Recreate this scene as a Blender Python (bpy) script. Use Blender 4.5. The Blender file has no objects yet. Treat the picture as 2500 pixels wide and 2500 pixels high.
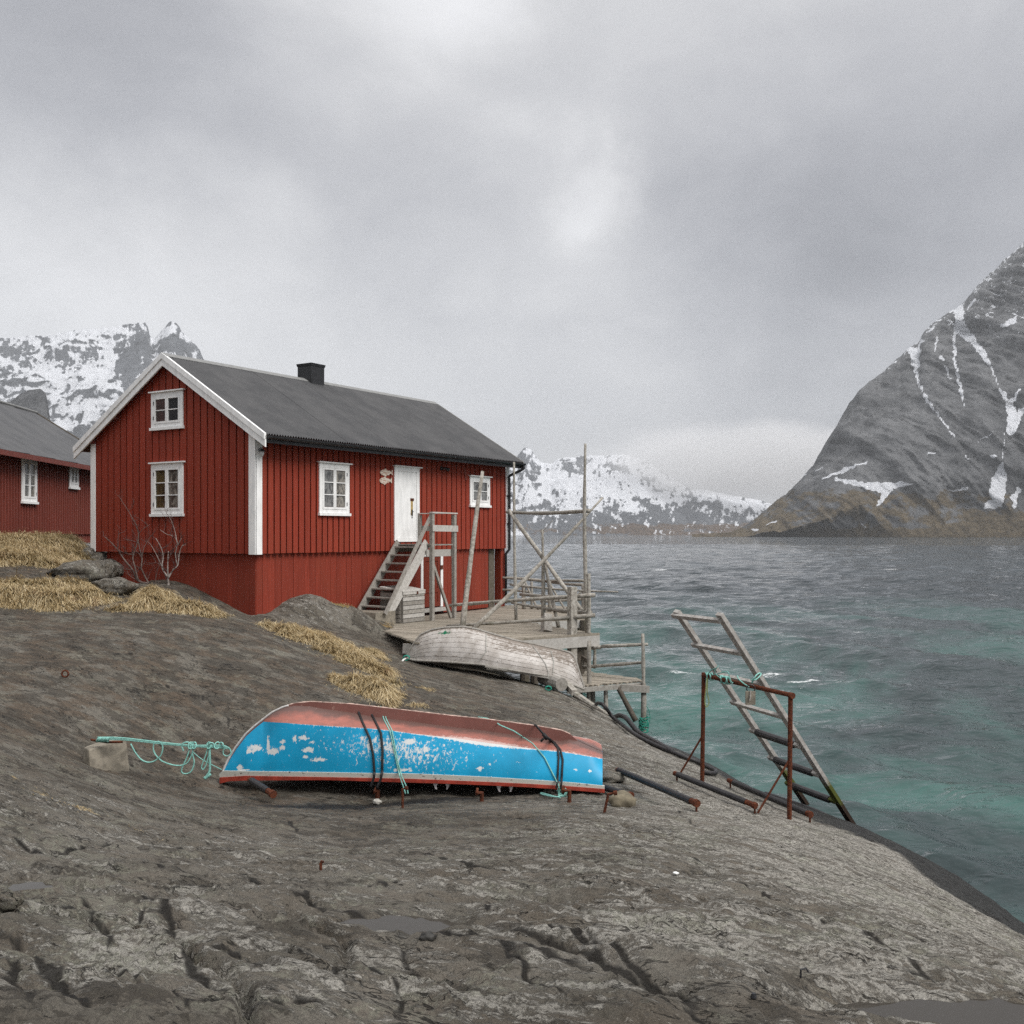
import bpy, math, random
import numpy as np
from mathutils import Vector, Matrix
R = math.radians
random.seed(5)
RNG = np.random.default_rng(7)
scene = bpy.context.scene
col = scene.collection
# ------------------------------------------------------------------ camera, world, sun, exposure
FOC, CX, HY = 2500.0, 1250.0, 1303.0        # focal length, centre and horizon row of the 2500 px photograph
CAMZ = 4.35                                 # camera height over the sea (sea at z = 0)
cam = bpy.data.cameras.new("camera"); cam.sensor_width = 36; cam.lens = 36.0
cam.shift_y = (HY - 1250) / 2500.0; cam.clip_start = 0.05; cam.clip_end = 30000
camo = bpy.data.objects.new("camera", cam); col.objects.link(camo)
camo.location = (0, 0, CAMZ); camo.rotation_euler = (R(90), 0, 0)
scene.camera = camo
SUN_EL, SUN_AZ = R(48), R(128)              # azimuth clockwise from +Y: behind and to the right of the camera
sun = bpy.data.lights.new("sun", 'SUN'); sun.energy = 1.5; sun.angle = R(30); sun.color = (1.0, 0.97, 0.93)
suno = bpy.data.objects.new("sun", sun); col.objects.link(suno)
sd = Vector((math.sin(SUN_AZ)*math.cos(SUN_EL), math.cos(SUN_AZ)*math.cos(SUN_EL), math.sin(SUN_EL)))
suno.rotation_euler = sd.to_track_quat('Z', 'Y').to_euler()
suno.location = (20, -20, 40)
world = bpy.data.worlds.new("World"); scene.world = world; world.use_nodes = True
scene.view_settings.view_transform = 'Standard'; scene.view_settings.look = 'None'
scene.view_settings.gamma = 1.0; scene.view_settings.exposure = 1.05
scene.view_settings.use_curve_mapping = False
scene.cycles.max_bounces = 6; scene.cycles.volume_bounces = 1
scene.cycles.use_denoising = False      # the photograph has a fine grain of its own

class NT:
    """tiny node-tree builder"""
    def __init__(s, tree):
        s.t = tree; s.t.nodes.clear()
    def n(s, typ, ins=None, **kw):
        nd = s.t.nodes.new(typ)
        for k, v in kw.items(): setattr(nd, k, v)
        for k, v in (ins or {}).items():
            if isinstance(v, bpy.types.NodeSocket): s.t.links.new(v, nd.inputs[k])
            else: nd.inputs[k].default_value = v
        return nd
    def math(s, op, a, b=0.0, c=None, clamp=False):
        d = {0: a, 1: b}
        if c is not None: d[2] = c
        return s.n('ShaderNodeMath', d, operation=op, use_clamp=clamp).outputs[0]
    def mix(s, f, a, b, blend='MIX'):
        nd = s.n('ShaderNodeMix', None, data_type='RGBA', blend_type=blend)
        for k, v in ((0, f), (6, a), (7, b)):
            if isinstance(v, bpy.types.NodeSocket): s.t.links.new(v, nd.inputs[k])
            else: nd.inputs[k].default_value = v if k == 0 else (tuple(v) + (1,))[:4]
        return nd.outputs[2]
    def ramp(s, f, stops, interp='LINEAR'):
        nd = s.n('ShaderNodeValToRGB', {0: f}); cr = nd.color_ramp; cr.interpolation = interp
        while len(cr.elements) < len(stops): cr.elements.new(0.5)
        for e, (p, c) in zip(cr.elements, stops):
            e.position = p; e.color = (c, c, c, 1) if isinstance(c, (int, float)) else (tuple(c) + (1,))[:4]
        return nd.outputs[0]
    def rng(s, f, a, b, c=0.0, d=1.0, smooth=True):
        return s.n('ShaderNodeMapRange', {0: f, 1: a, 2: b, 3: c, 4: d},
                   interpolation_type='SMOOTHSTEP' if smooth else 'LINEAR').outputs[0]
    def noise(s, vec, scale, detail=4, rough=0.55, dist=0.0):
        return s.n('ShaderNodeTexNoise', {'Vector': vec, 'Scale': scale, 'Detail': detail, 'Roughness': rough,
                                          'Distortion': dist}).outputs[0]
    def map(s, vec, scale=(1, 1, 1), rot=(0, 0, 0), loc=(0, 0, 0)):
        return s.n('ShaderNodeMapping', {'Vector': vec, 'Scale': scale, 'Rotation': rot, 'Location': loc}).outputs[0]

def pdir(u, v):
    d = Vector(((u-CX)/FOC, 1.0, (HY-v)/FOC)); d.normalize(); return d

w = NT(world.node_tree)
gen = w.n('ShaderNodeTexCoord').outputs['Generated']
sky = w.n('ShaderNodeTexSky', sky_type='NISHITA', sun_disc=False, sun_elevation=SUN_EL, sun_rotation=SUN_AZ)
sxyz = w.n('ShaderNodeSeparateXYZ', {0: gen})
zz = w.math('MAXIMUM', sxyz.outputs[2], 0.0)
den = w.math('ADD', zz, 0.22)
px = w.math('DIVIDE', sxyz.outputs[0], den); py = w.math('DIVIDE', sxyz.outputs[1], den)
pv = w.n('ShaderNodeCombineXYZ', {0: px, 1: py, 2: 0.3}).outputs[0]
n1 = w.noise(w.map(pv, (1.0, 1.0, 1), loc=(2.3, 0.7, 0)), 1.1, 5, 0.5, 0.35)
n2 = w.noise(w.map(gen, (1.0, 1.0, 1.7), loc=(7.3, 3.7, 0)), 3.6, 6, 0.55, 0.5)
wob = w.n('ShaderNodeTexNoise', {'Vector': gen, 'Scale': 7.0, 'Detail': 7.0, 'Roughness': 0.6})
wsc = w.n('ShaderNodeVectorMath', {0: w.n('ShaderNodeVectorMath', {0: wob.outputs[1], 1: (0.5, 0.5, 0.5)}, operation='SUBTRACT').outputs[0]}, operation='SCALE')
wsc.inputs['Scale'].default_value = 0.15
gwv = w.n('ShaderNodeVectorMath', {0: gen, 1: wsc.outputs[0]}, operation='ADD').outputs[0]
n3 = w.noise(w.map(gen, (1.0, 1.0, 1.5), loc=(1.3, 9.7, 0)), 7.0, 8, 0.60, 0.8)
val = w.math('ADD', w.math('MULTIPLY', w.math('SUBTRACT', n1, 0.5), 0.32), w.math('MULTIPLY', w.math('SUBTRACT', n2, 0.5), 0.36))
val = w.math('ADD', val, w.math('MULTIPLY', w.math('SUBTRACT', n3, 0.5), 0.20))
# cloud masses: (u, v, radius in radians, brightness change)
nrmv = w.n('ShaderNodeVectorMath', {0: gwv}, operation='NORMALIZE').outputs[0]
for (bu, bv, br, ba) in [(330, 120, .20, -.30), (60, 60, .16, -.12), (1130, 10, .085, .26), (1400, 485, .050, .20), (1490, 425, .035, .16), (1360, 530, .03, .10), (1440, 560, .12, .06), (1960, 230, .22, -.10), (2400, 420, .24, -.14),
        (60, 470, .12, .12), (950, 520, .13, -.10), (1980, 720, .13, -.13), (1650, 300, .12, -.03), (700, 760, .20, .16), (150, 700, .15, .15), (1500, 980, .13, .08), (1900, 1000, .16, .02),
        (1350, 200, .10, -.08), (800, 90, .08, .08), (1200, 820, .12, .06), (600, 1000, .15, .12)]:
    dt = w.n('ShaderNodeVectorMath', {0: nrmv, 1: tuple(pdir(bu, bv))}, operation='DOT_PRODUCT').outputs['Value']
    f = w.math('POWER', w.math('MAXIMUM', dt, 0.0), 2.0/(br*br))
    val = w.math('ADD', val, w.math('MULTIPLY', f, ba))
lum = w.math('ADD', w.math('MULTIPLY', val, 0.40), w.math('ADD', 0.248, w.math('MULTIPLY', w.math('MULTIPLY', zz, zz), 0.60)))
lum = w.math('MAXIMUM', lum, 0.10)
cc = w.mix(w.rng(lum, 0.15, 0.38), (0.975, 0.985, 1.05), (1.0, 1.0, 1.015))
cl = w.n('ShaderNodeVectorMath', {0: cc}, operation='SCALE'); w.t.links.new(lum, cl.inputs['Scale'])
bg1 = w.n('ShaderNodeBackground', {0: cl.outputs[0], 1: 1.0})
bg2 = w.n('ShaderNodeBackground', {0: sky.outputs[0], 1: 0.06})
# overcast: the clear sky contributes only a little through the cloud deck
mx = w.n('ShaderNodeMixShader', {0: 0.08, 1: bg1.outputs[0], 2: bg2.outputs[0]})
w.n('ShaderNodeOutputWorld', {0: mx.outputs[0]})

# ------------------------------------------------------------------ helpers
def W(u, v, d):
    """world point seen at photo pixel (u, v) standing d metres away"""
    return Vector(((u-CX)/FOC*d, d, CAMZ-(v-HY)/FOC*d))

_P = RNG.permutation(512)
_P = np.concatenate([_P, _P, _P])
_G = np.stack([np.cos(np.linspace(0, 2*np.pi, 512, endpoint=False)), np.sin(np.linspace(0, 2*np.pi, 512, endpoint=False))], 1)
def gn(x, y):
    """2-D gradient noise in about -1..1"""
    x = np.asarray(x, float); y = np.asarray(y, float)
    xi = np.floor(x).astype(int); yi = np.floor(y).astype(int); xf = x-xi; yf = y-yi
    xi &= 511; yi &= 511
    u = xf*xf*xf*(xf*(xf*6-15)+10); v = yf*yf*yf*(yf*(yf*6-15)+10)
    def g(a, b, dx, dy):
        k = _P[_P[(a) & 511]+((b) & 511)] & 511
        return _G[k, 0]*dx+_G[k, 1]*dy
    a = g(xi, yi, xf, yf); b = g(xi+1, yi, xf-1, yf); c = g(xi, yi+1, xf, yf-1); d = g(xi+1, yi+1, xf-1, yf-1)
    return 1.5*(a+(b-a)*u+(c-a)*v+(a-b-c+d)*u*v)
def fbm(x, y, o=4, r=0.5, ox=0.0):
    s = 0; a = 1.0; t = 0; f = 1.0
    for k in range(o):
        s = s+a*gn(x*f+ox+17.3*k, y*f+ox*1.7-9.1*k); t += a; a *= r; f *= 2.03
    return s/t
def ridged(x, y, o=4, r=0.5, ox=0.0):
    s = 0; a = 1.0; t = 0; f = 1.0
    for k in range(o):
        s = s+a*(1-np.abs(gn(x*f+ox+7.3*k, y*f-ox+3.1*k))*1.6); t += a; a *= r; f *= 2.07
    return s/t
def sstep(x, a, b):
    t = np.clip((x-a)/(b-a), 0, 1); return t*t*(3-2*t)

def new_mesh(name, verts, faces, smooth=False):
    me = bpy.data.meshes.new(name)
    verts = np.asarray(verts, dtype=np.float32).reshape(-1, 3)
    if isinstance(faces, np.ndarray):
        k = faces.shape[1]
        me.vertices.add(len(verts)); me.vertices.foreach_set('co', verts.ravel())
        me.loops.add(faces.size); me.loops.foreach_set('vertex_index', faces.ravel().astype(np.int32))
        me.polygons.add(len(faces)); me.polygons.foreach_set('loop_start', np.arange(0, faces.size, k, dtype=np.int32))
        me.update(calc_edges=True)
    else:
        me.from_pydata([tuple(map(float, p)) for p in verts], [], faces); me.update()
    if smooth: me.polygons.foreach_set('use_smooth', np.ones(len(me.polygons), bool))
    return me
def add_attr(me, name, vals):
    at = me.attributes.new(name, 'FLOAT', 'POINT'); at.data.foreach_set('value', np.asarray(vals, np.float32).ravel())

WL = {}                                    # world location of every object (none is rotated unless it has no children)
def tag(o, label=None, cat=None, group=None, kind=None):
    if label: o['label'] = label
    if cat: o['category'] = cat
    if group: o['group'] = group
    if kind: o['kind'] = kind
    return o
def empty(name, loc, label=None, cat=None, group=None):
    o = bpy.data.objects.new(name, None); col.objects.link(o); o.empty_display_size = 0.1
    o.location = loc; WL[o.name] = Vector(loc)
    return tag(o, label, cat, group)
def place(o, loc, parent=None):
    WL[o.name] = Vector(loc)
    if parent is not None:
        o.parent = parent; o.location = Vector(loc)-WL[parent.name]
    else: o.location = loc
    return o

def basis(dirv, up=Vector((0, 0, 1))):
    z = Vector(dirv).normalized()
    x = Vector(up).cross(z)
    if x.length < 1e-4: x = Vector((1, 0, 0)).cross(z)
    x.normalize(); y = z.cross(x); return x, y, z

class MB:
    """collects shapes in world space; build() links them as ONE mesh object"""
    def __init__(s): s.v = []; s.f = []; s.sm = False
    def add(s, verts, faces):
        k = len(s.v); s.v += [Vector(p) for p in verts]; s.f += [tuple(i+k for i in f) for f in faces]; return s
    def box6(s, c, ax, ay, az):
        """box by centre and three half-axis vectors"""
        c = Vector(c); ax = Vector(ax); ay = Vector(ay); az = Vector(az)
        vs = [c+sx*ax+sy*ay+sz*az for sz in (-1, 1) for sx, sy in ((-1, -1), (1, -1), (1, 1), (-1, 1))]
        return s.add(vs, [(3, 2, 1, 0), (4, 5, 6, 7), (0, 1, 5, 4), (1, 2, 6, 5), (2, 3, 7, 6), (3, 0, 4, 7)])
    def beam(s, p0, p1, w, h, up=Vector((0, 0, 1)), jit=0.0):
        """squared timber from p0 to p1, w across, h along up"""
        p0 = Vector(p0); p1 = Vector(p1); x, y, z = basis(p1-p0, up)
        return s.box6((p0+p1)/2, x*w/2, y*h/2, (p1-p0)/2)
    def tube(s, pts, rad, n=8, cap=True, jit=0.0, closed=False):
        pts = [Vector(p) for p in pts]; m = len(pts)
        rads = [rad]*m if isinstance(rad, (int, float)) else list(rad)
        k0 = len(s.v); prevx = None
        for i, p in enumerate(pts):
            a = pts[max(i-1, 0)]; b = pts[min(i+1, m-1)]
            if closed: a = pts[(i-1) % m]; b = pts[(i+1) % m]
            z = (b-a).normalized() if (b-a).length > 1e-9 else Vector((0, 0, 1))
            if prevx is None: x, y, z = basis(z)
            else:
                x = prevx-z*prevx.dot(z)
                x = x.normalized() if x.length > 1e-5 else basis(z)[0]
                y = z.cross(x)
            prevx = x
            for j in range(n):
                t = 2*math.pi*j/n; r = rads[i]*(1+jit*(random.random()-.5))
                s.v.append(p+x*math.cos(t)*r+y*math.sin(t)*r)
        rng_ = m if closed else m-1
        for i in range(rng_):
            i2 = (i+1) % m
            for j in range(n):
                j2 = (j+1) % n
                s.f.append((k0+i*n+j, k0+i*n+j2, k0+i2*n+j2, k0+i2*n+j))
        if cap and not closed:
            s.f.append(tuple(k0+j for j in reversed(range(n)))); s.f.append(tuple(k0+(m-1)*n+j for j in range(n)))
        return s
    def pole(s, p0, p1, r0, r1=None, n=8, seg=6, bend=0.012, jit=0.18, knots=True):
        """a rough round pole: slightly crooked and knotty"""
        p0 = Vector(p0); p1 = Vector(p1); r1 = r0 if r1 is None else r1; r0 *= .82; r1 *= .82; L = (p1-p0).length
        seg = max(seg, int(L/0.35)); x, y, z = basis(p1-p0)
        a1, a2 = random.random()*6.28, random.random()*6.28; pts = []; rs = []
        for i in range(seg+1):
            t = i/seg; e = math.sin(math.pi*t)*bend*L
            o = x*e*math.cos(a1)+y*e*math.sin(a1)+x*math.sin(t*9+a2)*bend*L*.18
            pts.append(p0.lerp(p1, t)+o); k = 1+.12*(random.random()-.5)
            if knots and random.random() < .2: k *= 1.14
            rs.append((r0+(r1-r0)*t)*k)
        return s.tube(pts, rs, n, jit=jit)
    def build(s, name, mat, parent=None, origin=None, smooth=None):
        if origin is None:
            if parent is not None and len(s.v):
                origin = sum(s.v, Vector())/len(s.v)
            else:
                zs = min(p.z for p in s.v); c = sum(s.v, Vector())/len(s.v); origin = Vector((c.x, c.y, zs))
        origin = Vector(origin)
        me = bpy.data.meshes.new(name); me.from_pydata([tuple(p-origin) for p in s.v], [], s.f); me.update()
        if smooth or (smooth is None and s.sm): me.polygons.foreach_set('use_smooth', np.ones(len(me.polygons), bool))
        mats = mat if isinstance(mat, (list, tuple)) else [mat]
        for m_ in mats: me.materials.append(m_)
        o = bpy.data.objects.new(name, me); col.objects.link(o)
        return place(o, origin, parent)

def poly_tube(pts, sub=6):
    """Catmull-Rom through points"""
    P = [Vector(p) for p in pts]; P = [2*P[0]-P[1]]+P+[2*P[-1]-P[-2]]; out = []
    for i in range(1, len(P)-2):
        for k in range(sub):
            t = k/sub; a, b, c, d = P[i-1], P[i], P[i+1], P[i+2]
            out.append(0.5*((2*b)+(c-a)*t+(2*a-5*b+4*c-d)*t*t+(3*b-a-3*c+d)*t**3))
    out.append(P[-2]); return out

# ------------------------------------------------------------------ materials
MATS = {}
def material(name, fn, disp=False):
    m = bpy.data.materials.new(name); m.use_nodes = True; t = NT(m.node_tree)
    out = t.n('ShaderNodeOutputMaterial'); fn(t, out); MATS[name] = m; return m
def principled(t, out, **ins):
    b = t.n('ShaderNodeBsdfPrincipled', ins); t.t.links.new(b.outputs[0], out.inputs[0]); return b
def bump(t, h, strength=0.4, dist=0.02, nrm=None):
    d = {'Height': h, 'Strength': strength, 'Distance': dist}
    if nrm is not None: d['Normal'] = nrm
    return t.n('ShaderNodeBump', d).outputs[0]
def obj_rand(t): return t.n('ShaderNodeObjectInfo').outputs['Random']
def pos(t): return t.n('ShaderNodeNewGeometry').outputs['Position']

def simple(name, c, rough=0.6, var=0.25, scale=6.0, metallic=0.0, spec=0.4, bscale=40.0, bs=0.15):
    def fn(t, out):
        p = pos(t); n = t.noise(p, scale, 5, .6)
        f = t.rng(n, 0.3, 0.7); lo = tuple(x*(1-var) for x in c); hi = tuple(min(1, x*(1+var)) for x in c)
        cc = t.mix(f, lo, hi)
        cc = t.mix(t.math('MULTIPLY', obj_rand(t), .25), cc, lo)
        principled(t, out, **{'Base Color': cc, 'Roughness': rough, 'Metallic': metallic, 'Specular IOR Level': spec,
                              'Normal': bump(t, t.noise(p, bscale, 3, .6), bs, .01)})
    return material(name, fn)

def wood(name, c1, c2, rough=0.85, green=0.0, grain_dir=None, spots=0.0):
    """weathered timber: long streaks, cracks, per-piece tone, patches of algae"""
    def fn(t, out):
        tc = t.n('ShaderNodeTexCoord').outputs['Object']
        p = pos(t)
        st = t.noise(p, 14, 5, .65)
        fine = t.noise(p, 70, 4, .7)
        f = t.rng(t.math('ADD', t.math('MULTIPLY', st, .6), t.math('MULTIPLY', fine, .4)), .36, .62)
        cc = t.mix(f, c1, c2)
        cc = t.mix(t.math('MULTIPLY', obj_rand(t), .45), cc, tuple(x*.62 for x in c1))
        dark = t.rng(t.noise(p, 33, 5, .75), .60, .70)
        cc = t.mix(t.math('MULTIPLY', dark, .55), cc, tuple(x*.35 for x in c1))
        if green:
            g = t.rng(t.noise(p, 5, 4, .6), .52, .66)
            cc = t.mix(t.math('MULTIPLY', g, green), cc, (0.055, 0.06, 0.022))
        principled(t, out, **{'Base Color': cc, 'Roughness': rough, 'Specular IOR Level': .25,
                              'Normal': bump(t, t.math('ADD', fine, st), .5, .008)})
    return material(name, fn)

def red_paint(name, c, lower=False):
    def fn(t, out):
        p = pos(t)
        g = t.noise(t.map(p, (30, 30, 1.6)), 1.0, 5, .65)
        big = t.noise(p, .9, 4, .6)
        cc = t.mix(t.rng(g, .3, .72), tuple(x*.78 for x in c), tuple(x*1.12 for x in c))
        cc = t.mix(t.math('MULTIPLY', obj_rand(t), .55), cc, tuple(x*.66 for x in c))
        dr_ = t.rng(t.noise(t.map(p, (7, 7, .45)), 1.0, 6, .7), .56, .70); cc = t.mix(t.math('MULTIPLY', dr_, .45), cc, tuple(x*.5 for x in c))
        cc = t.mix(t.math('MULTIPLY', t.rng(big, .45, .7), .30), cc, (c[0]*.8, c[1]*1.15, c[2]*1.1))
        # chips and bird lime
        ch = t.rng(t.noise(t.map(p, (1, 1, .5)), 26, 3, .6), .765, .80)
        cc = t.mix(t.math('MULTIPLY', ch, .5), cc, (.45, .36, .30))
        principled(t, out, **{'Base Color': cc, 'Roughness': .75, 'Specular IOR Level': .25,
                              'Normal': bump(t, g, .35, .006)})
    return material(name, fn)

def white_paint(name, c=(.84, .84, .83)):
    def fn(t, out):
        p = pos(t)
        g = t.noise(t.map(p, (9, 9, 2.2)), 1.0, 6, .65)
        cc = t.mix(t.rng(g, .35, .70), c, tuple(x*.82 for x in c))
        d = t.rng(t.noise(p, 24, 4, .7), .66, .74)
        cc = t.mix(t.math('MULTIPLY', d, .45), cc, (.34, .32, .29))
        principled(t, out, **{'Base Color': cc, 'Roughness': .55, 'Specular IOR Level': .3,
                              'Normal': bump(t, g, .2, .004)})
    return material(name, fn)

M_red = red_paint('red_paint', (.268, .039, .020))
M_red_gable = M_red
M_redlow = red_paint('red_paint_lower', (.235, .036, .019))
M_redold = red_paint('red_paint_old', (.19, .042, .028))
M_redcore = simple('groove_shade_red', (.055, .011, .007), .9, .3, 9)  # shade in the board gaps, painted into the wall cores as a darker red
M_redtrim = simple('red_trim', (.15, .036, .026), .6, .2, 9)
M_white = white_paint('white_paint')
M_black = simple('black_metal', (.018, .018, .020), .45, .3, 5)
M_wood = wood('grey_wood', (.23, .21, .185), (.40, .38, .345), green=.15)
M_woodlight = wood('light_grey_wood', (.38, .36, .33), (.57, .55, .515), green=.05)
M_pole = wood('pole_wood', (.185, .165, .138), (.45, .425, .38), green=.30)
M_deck = wood('deck_wood', (.22, .19, .15), (.38, .34, .28), green=.3)
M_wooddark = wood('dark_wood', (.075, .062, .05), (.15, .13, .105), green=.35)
def rust_fn(t, out):
    p = pos(t); n = t.noise(p, 30, 6, .7)
    cc = t.ramp(n, [(.3, (.022, .010, .007)), (.5, (.085, .026, .013)), (.68, (.16, .05, .022))])
    principled(t, out, **{'Base Color': cc, 'Roughness': .9, 'Specular IOR Level': .2, 'Normal': bump(t, t.noise(p, 90, 4, .7), .6, .006)})
M_rust = material('rusty_iron', rust_fn)
M_rubber = simple('black_tube', (.022, .020, .021), .55, .4, 12)
M_mint = simple('mint_rope', (.23, .50, .44), .8, .3, 60, bscale=300, bs=.6)
M_teal = simple('teal_rope', (.02, .22, .16), .8, .3, 60, bscale=300, bs=.6)
M_strap = simple('black_strap', (.012, .011, .012), .6, .3, 20)
M_concrete = simple('concrete', (.22, .195, .155), .9, .35, 9, bscale=60, bs=.5)
M_glass = material('window_glass', lambda t, out: principled(t, out, **{'Base Color': (.012, .013, .014, 1), 'Roughness': .04, 'Specular IOR Level': .9, 'Normal': bump(t, t.noise(pos(t), 2.5, 2), .04, .05)}))
M_curtain = simple('curtain', (.30, .26, .17), .9, .5, 14)
M_bark = wood('bark', (.085, .06, .052), (.19, .15, .13))
def roof_fn(t, out):
    p = pos(t); n = t.noise(p, 1.3, 5, .6); f = t.noise(p, 18, 5, .7)
    cc = t.mix(t.rng(n, .35, .65), (.045, .045, .047), (.070, .069, .070))
    cc = t.mix(t.math('MULTIPLY', t.rng(f, .55, .7), .35), cc, (.14, .138, .132))
    cc = t.mix(t.math('MULTIPLY', obj_rand(t), .25), cc, (.05, .05, .052))
    principled(t, out, **{'Base Color': cc, 'Roughness': .55, 'Specular IOR Level': .4, 'Metallic': .0})
M_roof = material('roof_metal', roof_fn)

# ------------------------------------------------------------------ the rock
RP = [(-900,2500,3.4),(0,2500,3.3),(600,2500,3.4),(1250,2500,3.45),(1900,2500,3.5),(2500,2500,3.8),(-500,2250,4.3),
 (0,2250,4.4),(500,2265,4.5),(960,2265,4.75),(1500,2250,4.85),(2000,2270,5.0),(2500,2370,6.0),(2500,2315,8.0),(2490,2272,10.8),
 (2300,2130,12.7),(2000,2182,7.0),(2040,2088,10.0),(1927,1998,13.0),(1714,1913,14.3),(1500,1955,12.4),(1500,2085,7.3),
 (1000,1945,12.6),(1000,2095,6.9),(520,1942,13.1),(500,2080,7.2),(0,1900,8.0),(0,1800,11.5),(230,1990,8.5),(260,1865,13.2),
 (0,1650,15.5),(300,1650,16.0),(620,1712,15.8),(900,1742,15.8),(1200,1778,15.6),(1420,1830,14.8),(0,1500,19.5),(300,1495,20.0),
 (560,1492,22.0),(700,1560,19.5),(850,1650,17.5),(0,1430,22.0),(150,1390,24.0),(0,1338,26.0),(200,1360,27.0),(250,1410,26.5),
 (288,1448,26.5),(624,1512,24.0),(750,1482,25.3),(690,1508,24.6),(870,1492,26.8),(930,1522,25.8),(950,1560,24.4),(1000,1620,21.5),
 (1200,1690,19.5),(1400,1735,18.5),(1100,1645,21.0),(1300,1672,21.0),(1400,1705,20.6),(1500,1780,18.0),(1480,1748,20.5),(1560,1797,20.0),
 (1640,1832,19.0),(1720,1864,17.8),(1850,1927,16.0),(2085,2018,14.9),(1700,2000,10.5),(1800,2100,8.3),(1250,1880,13.9),(800,1880,13.9),(600,1860,14.2)]
RC = [tuple(W(*p)) for p in RP]
RC += [(x, y, CAMZ+z) for (x, y, z) in [(3.6,21.5,-4.9),(4.6,19.5,-5.2),(5.4,17.2,-5.3),(6.4,15.6,-5.6),(6.9,13.0,-5.5),(7.0,10.8,-5.4),
 (6.6,8.5,-4.9),(6.2,5.5,-4.2),(5.5,3,-3.2),(8.5,8,-7),(9,14,-8),(7,20,-8),(12,8,-9),(0,25.6,-3.6),(1.5,25,-4.6),(3,25,-6.2),(0,30,-4.2),(-2,28,-3.1),(-1,33,-5),(4,30,-8),
 (-10,33,-.8),(-14,31,-.35),(-6,35,-2.5),(-17,24,-.7),(-16,16,-1.7),(-12,10,-1.5),(-8,4,-1.3),(-4,0,-1.5),(0,1,-1.6),(4,0,-2),(8,0,-4),(-8,-6,-1.3),
 (4,-6,-2),(-20,36,-.4),(-26,28,-.3),(-10,45,-3),(0,45,-8),(10,40,-10),(-25,45,-2),(-30,10,-1.5),(-4,27.5,-2.55),(-7.5,29,-1.3),(-9,26.7,-1.0)]]
RC = np.array(RC)
def tps(r2): return 0.5*r2*np.log(r2+1e-9)
_A = tps(((RC[:, None, :2]-RC[None, :, :2])**2).sum(-1)); _n = len(RC)
_A += np.eye(_n)*0.15
_Pm = np.c_[np.ones(_n), RC[:, :2]]
_S = np.block([[_A, _Pm], [_Pm.T, np.zeros((3, 3))]])
_sol = np.linalg.solve(_S, np.r_[RC[:, 2], np.zeros(3)])
def rock_base(x, y):
    x = np.asarray(x, float); y = np.asarray(y, float)
    z = _sol[_n]+_sol[_n+1]*x+_sol[_n+2]*y
    for i in range(_n): z = z+_sol[i]*tps((x-RC[i, 0])**2+(y-RC[i, 1])**2)
    return z
def seg_d(x, y, pts):
    """distance to a polyline and running parameter"""
    best = np.full(np.shape(x), 1e9); par = np.zeros(np.shape(x)); n = len(pts)-1
    for i in range(n):
        ax, ay = pts[i][0], pts[i][1]; bx, by = pts[i+1][0], pts[i+1][1]
        dx, dy = bx-ax, by-ay; L = dx*dx+dy*dy+1e-12
        t = np.clip(((x-ax)*dx+(y-ay)*dy)/L, 0, 1); d = np.hypot(x-ax-t*dx, y-ay-t*dy)
        m = d < best; best = np.where(m, d, best); par = np.where(m, (i+t)/n, par)
    return best, par
def ground0(u, v):
    """coarse intersection of a pixel ray with the smooth rock"""
    d = np.linspace(2.5, 30, 1100); p = (u-CX)/FOC*d
    z = CAMZ-(v-HY)/FOC*d; b = rock_base(p, d); k = np.argmax(z < b)
    return (p[k], d[k])
CRACKS = [([(970,2310),(1010,2370),(1080,2410),(1160,2440)], .05, .028), ([(700,2335),(790,2380),(860,2425)], .045, .022),
 ([(1230,2330),(1270,2370),(1330,2420),(1420,2470)], .05, .025), ([(1400,2290),(1560,2400),(1700,2455),(1800,2490)], .09, .06),
 ([(720,2160),(760,2205),(790,2225)], .04, .03), ([(1720,2300),(1790,2345),(1830,2360)], .04, .02), ([(200,2190),(240,2260),(300,2330)], .06, .03),
 ([(890,2345),(960,2420),(990,2490)], .05, .025), ([(0,2330),(60,2400),(90,2470)], .10, .06), ([(1150,2290),(1200,2330),(1260,2350)], .05, .03),
 ([(240,1600),(300,1595),(360,1602)], .05, .03), ([(1000,2200),(1150,2245),(1260,2235)], .07, .02), ([(560,2130),(640,2165),(730,2190)], .07, .02),
 ([(0,2040),(130,2090),(320,2060)], .10, .03), ([(1500,1960),(1640,1985),(1700,2020)], .10, .025), ([(2230,2250),(2330,2300),(2400,2330)], .08, .02),
 ([(1880,2130),(1990,2180),(2060,2210)], .08, .02), ([(1950,2440),(2040,2470),(2120,2475)], .05, .03)]
CRACKS += [([(620,2150),(900,2260),(1250,2330),(1450,2400)], .16, .05), ([(1180,2280),(1380,2330),(1600,2440),(1720,2500)], .20, .07), ([(0,2260),(90,2330),(150,2420),(260,2500)], .16, .06), ([(380,2190),(420,2290),(470,2380),(600,2440)], .12, .04), ([(1500,2090),(1800,2160),(2150,2320),(2400,2470)], .14, .03), ([(900,2060),(1150,2105),(1400,2140)], .12, .02)]
CRW = [([ground0(*p) for p in c[0]], c[1], c[2]) for c in CRACKS]
_cr = random.Random(11)
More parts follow.
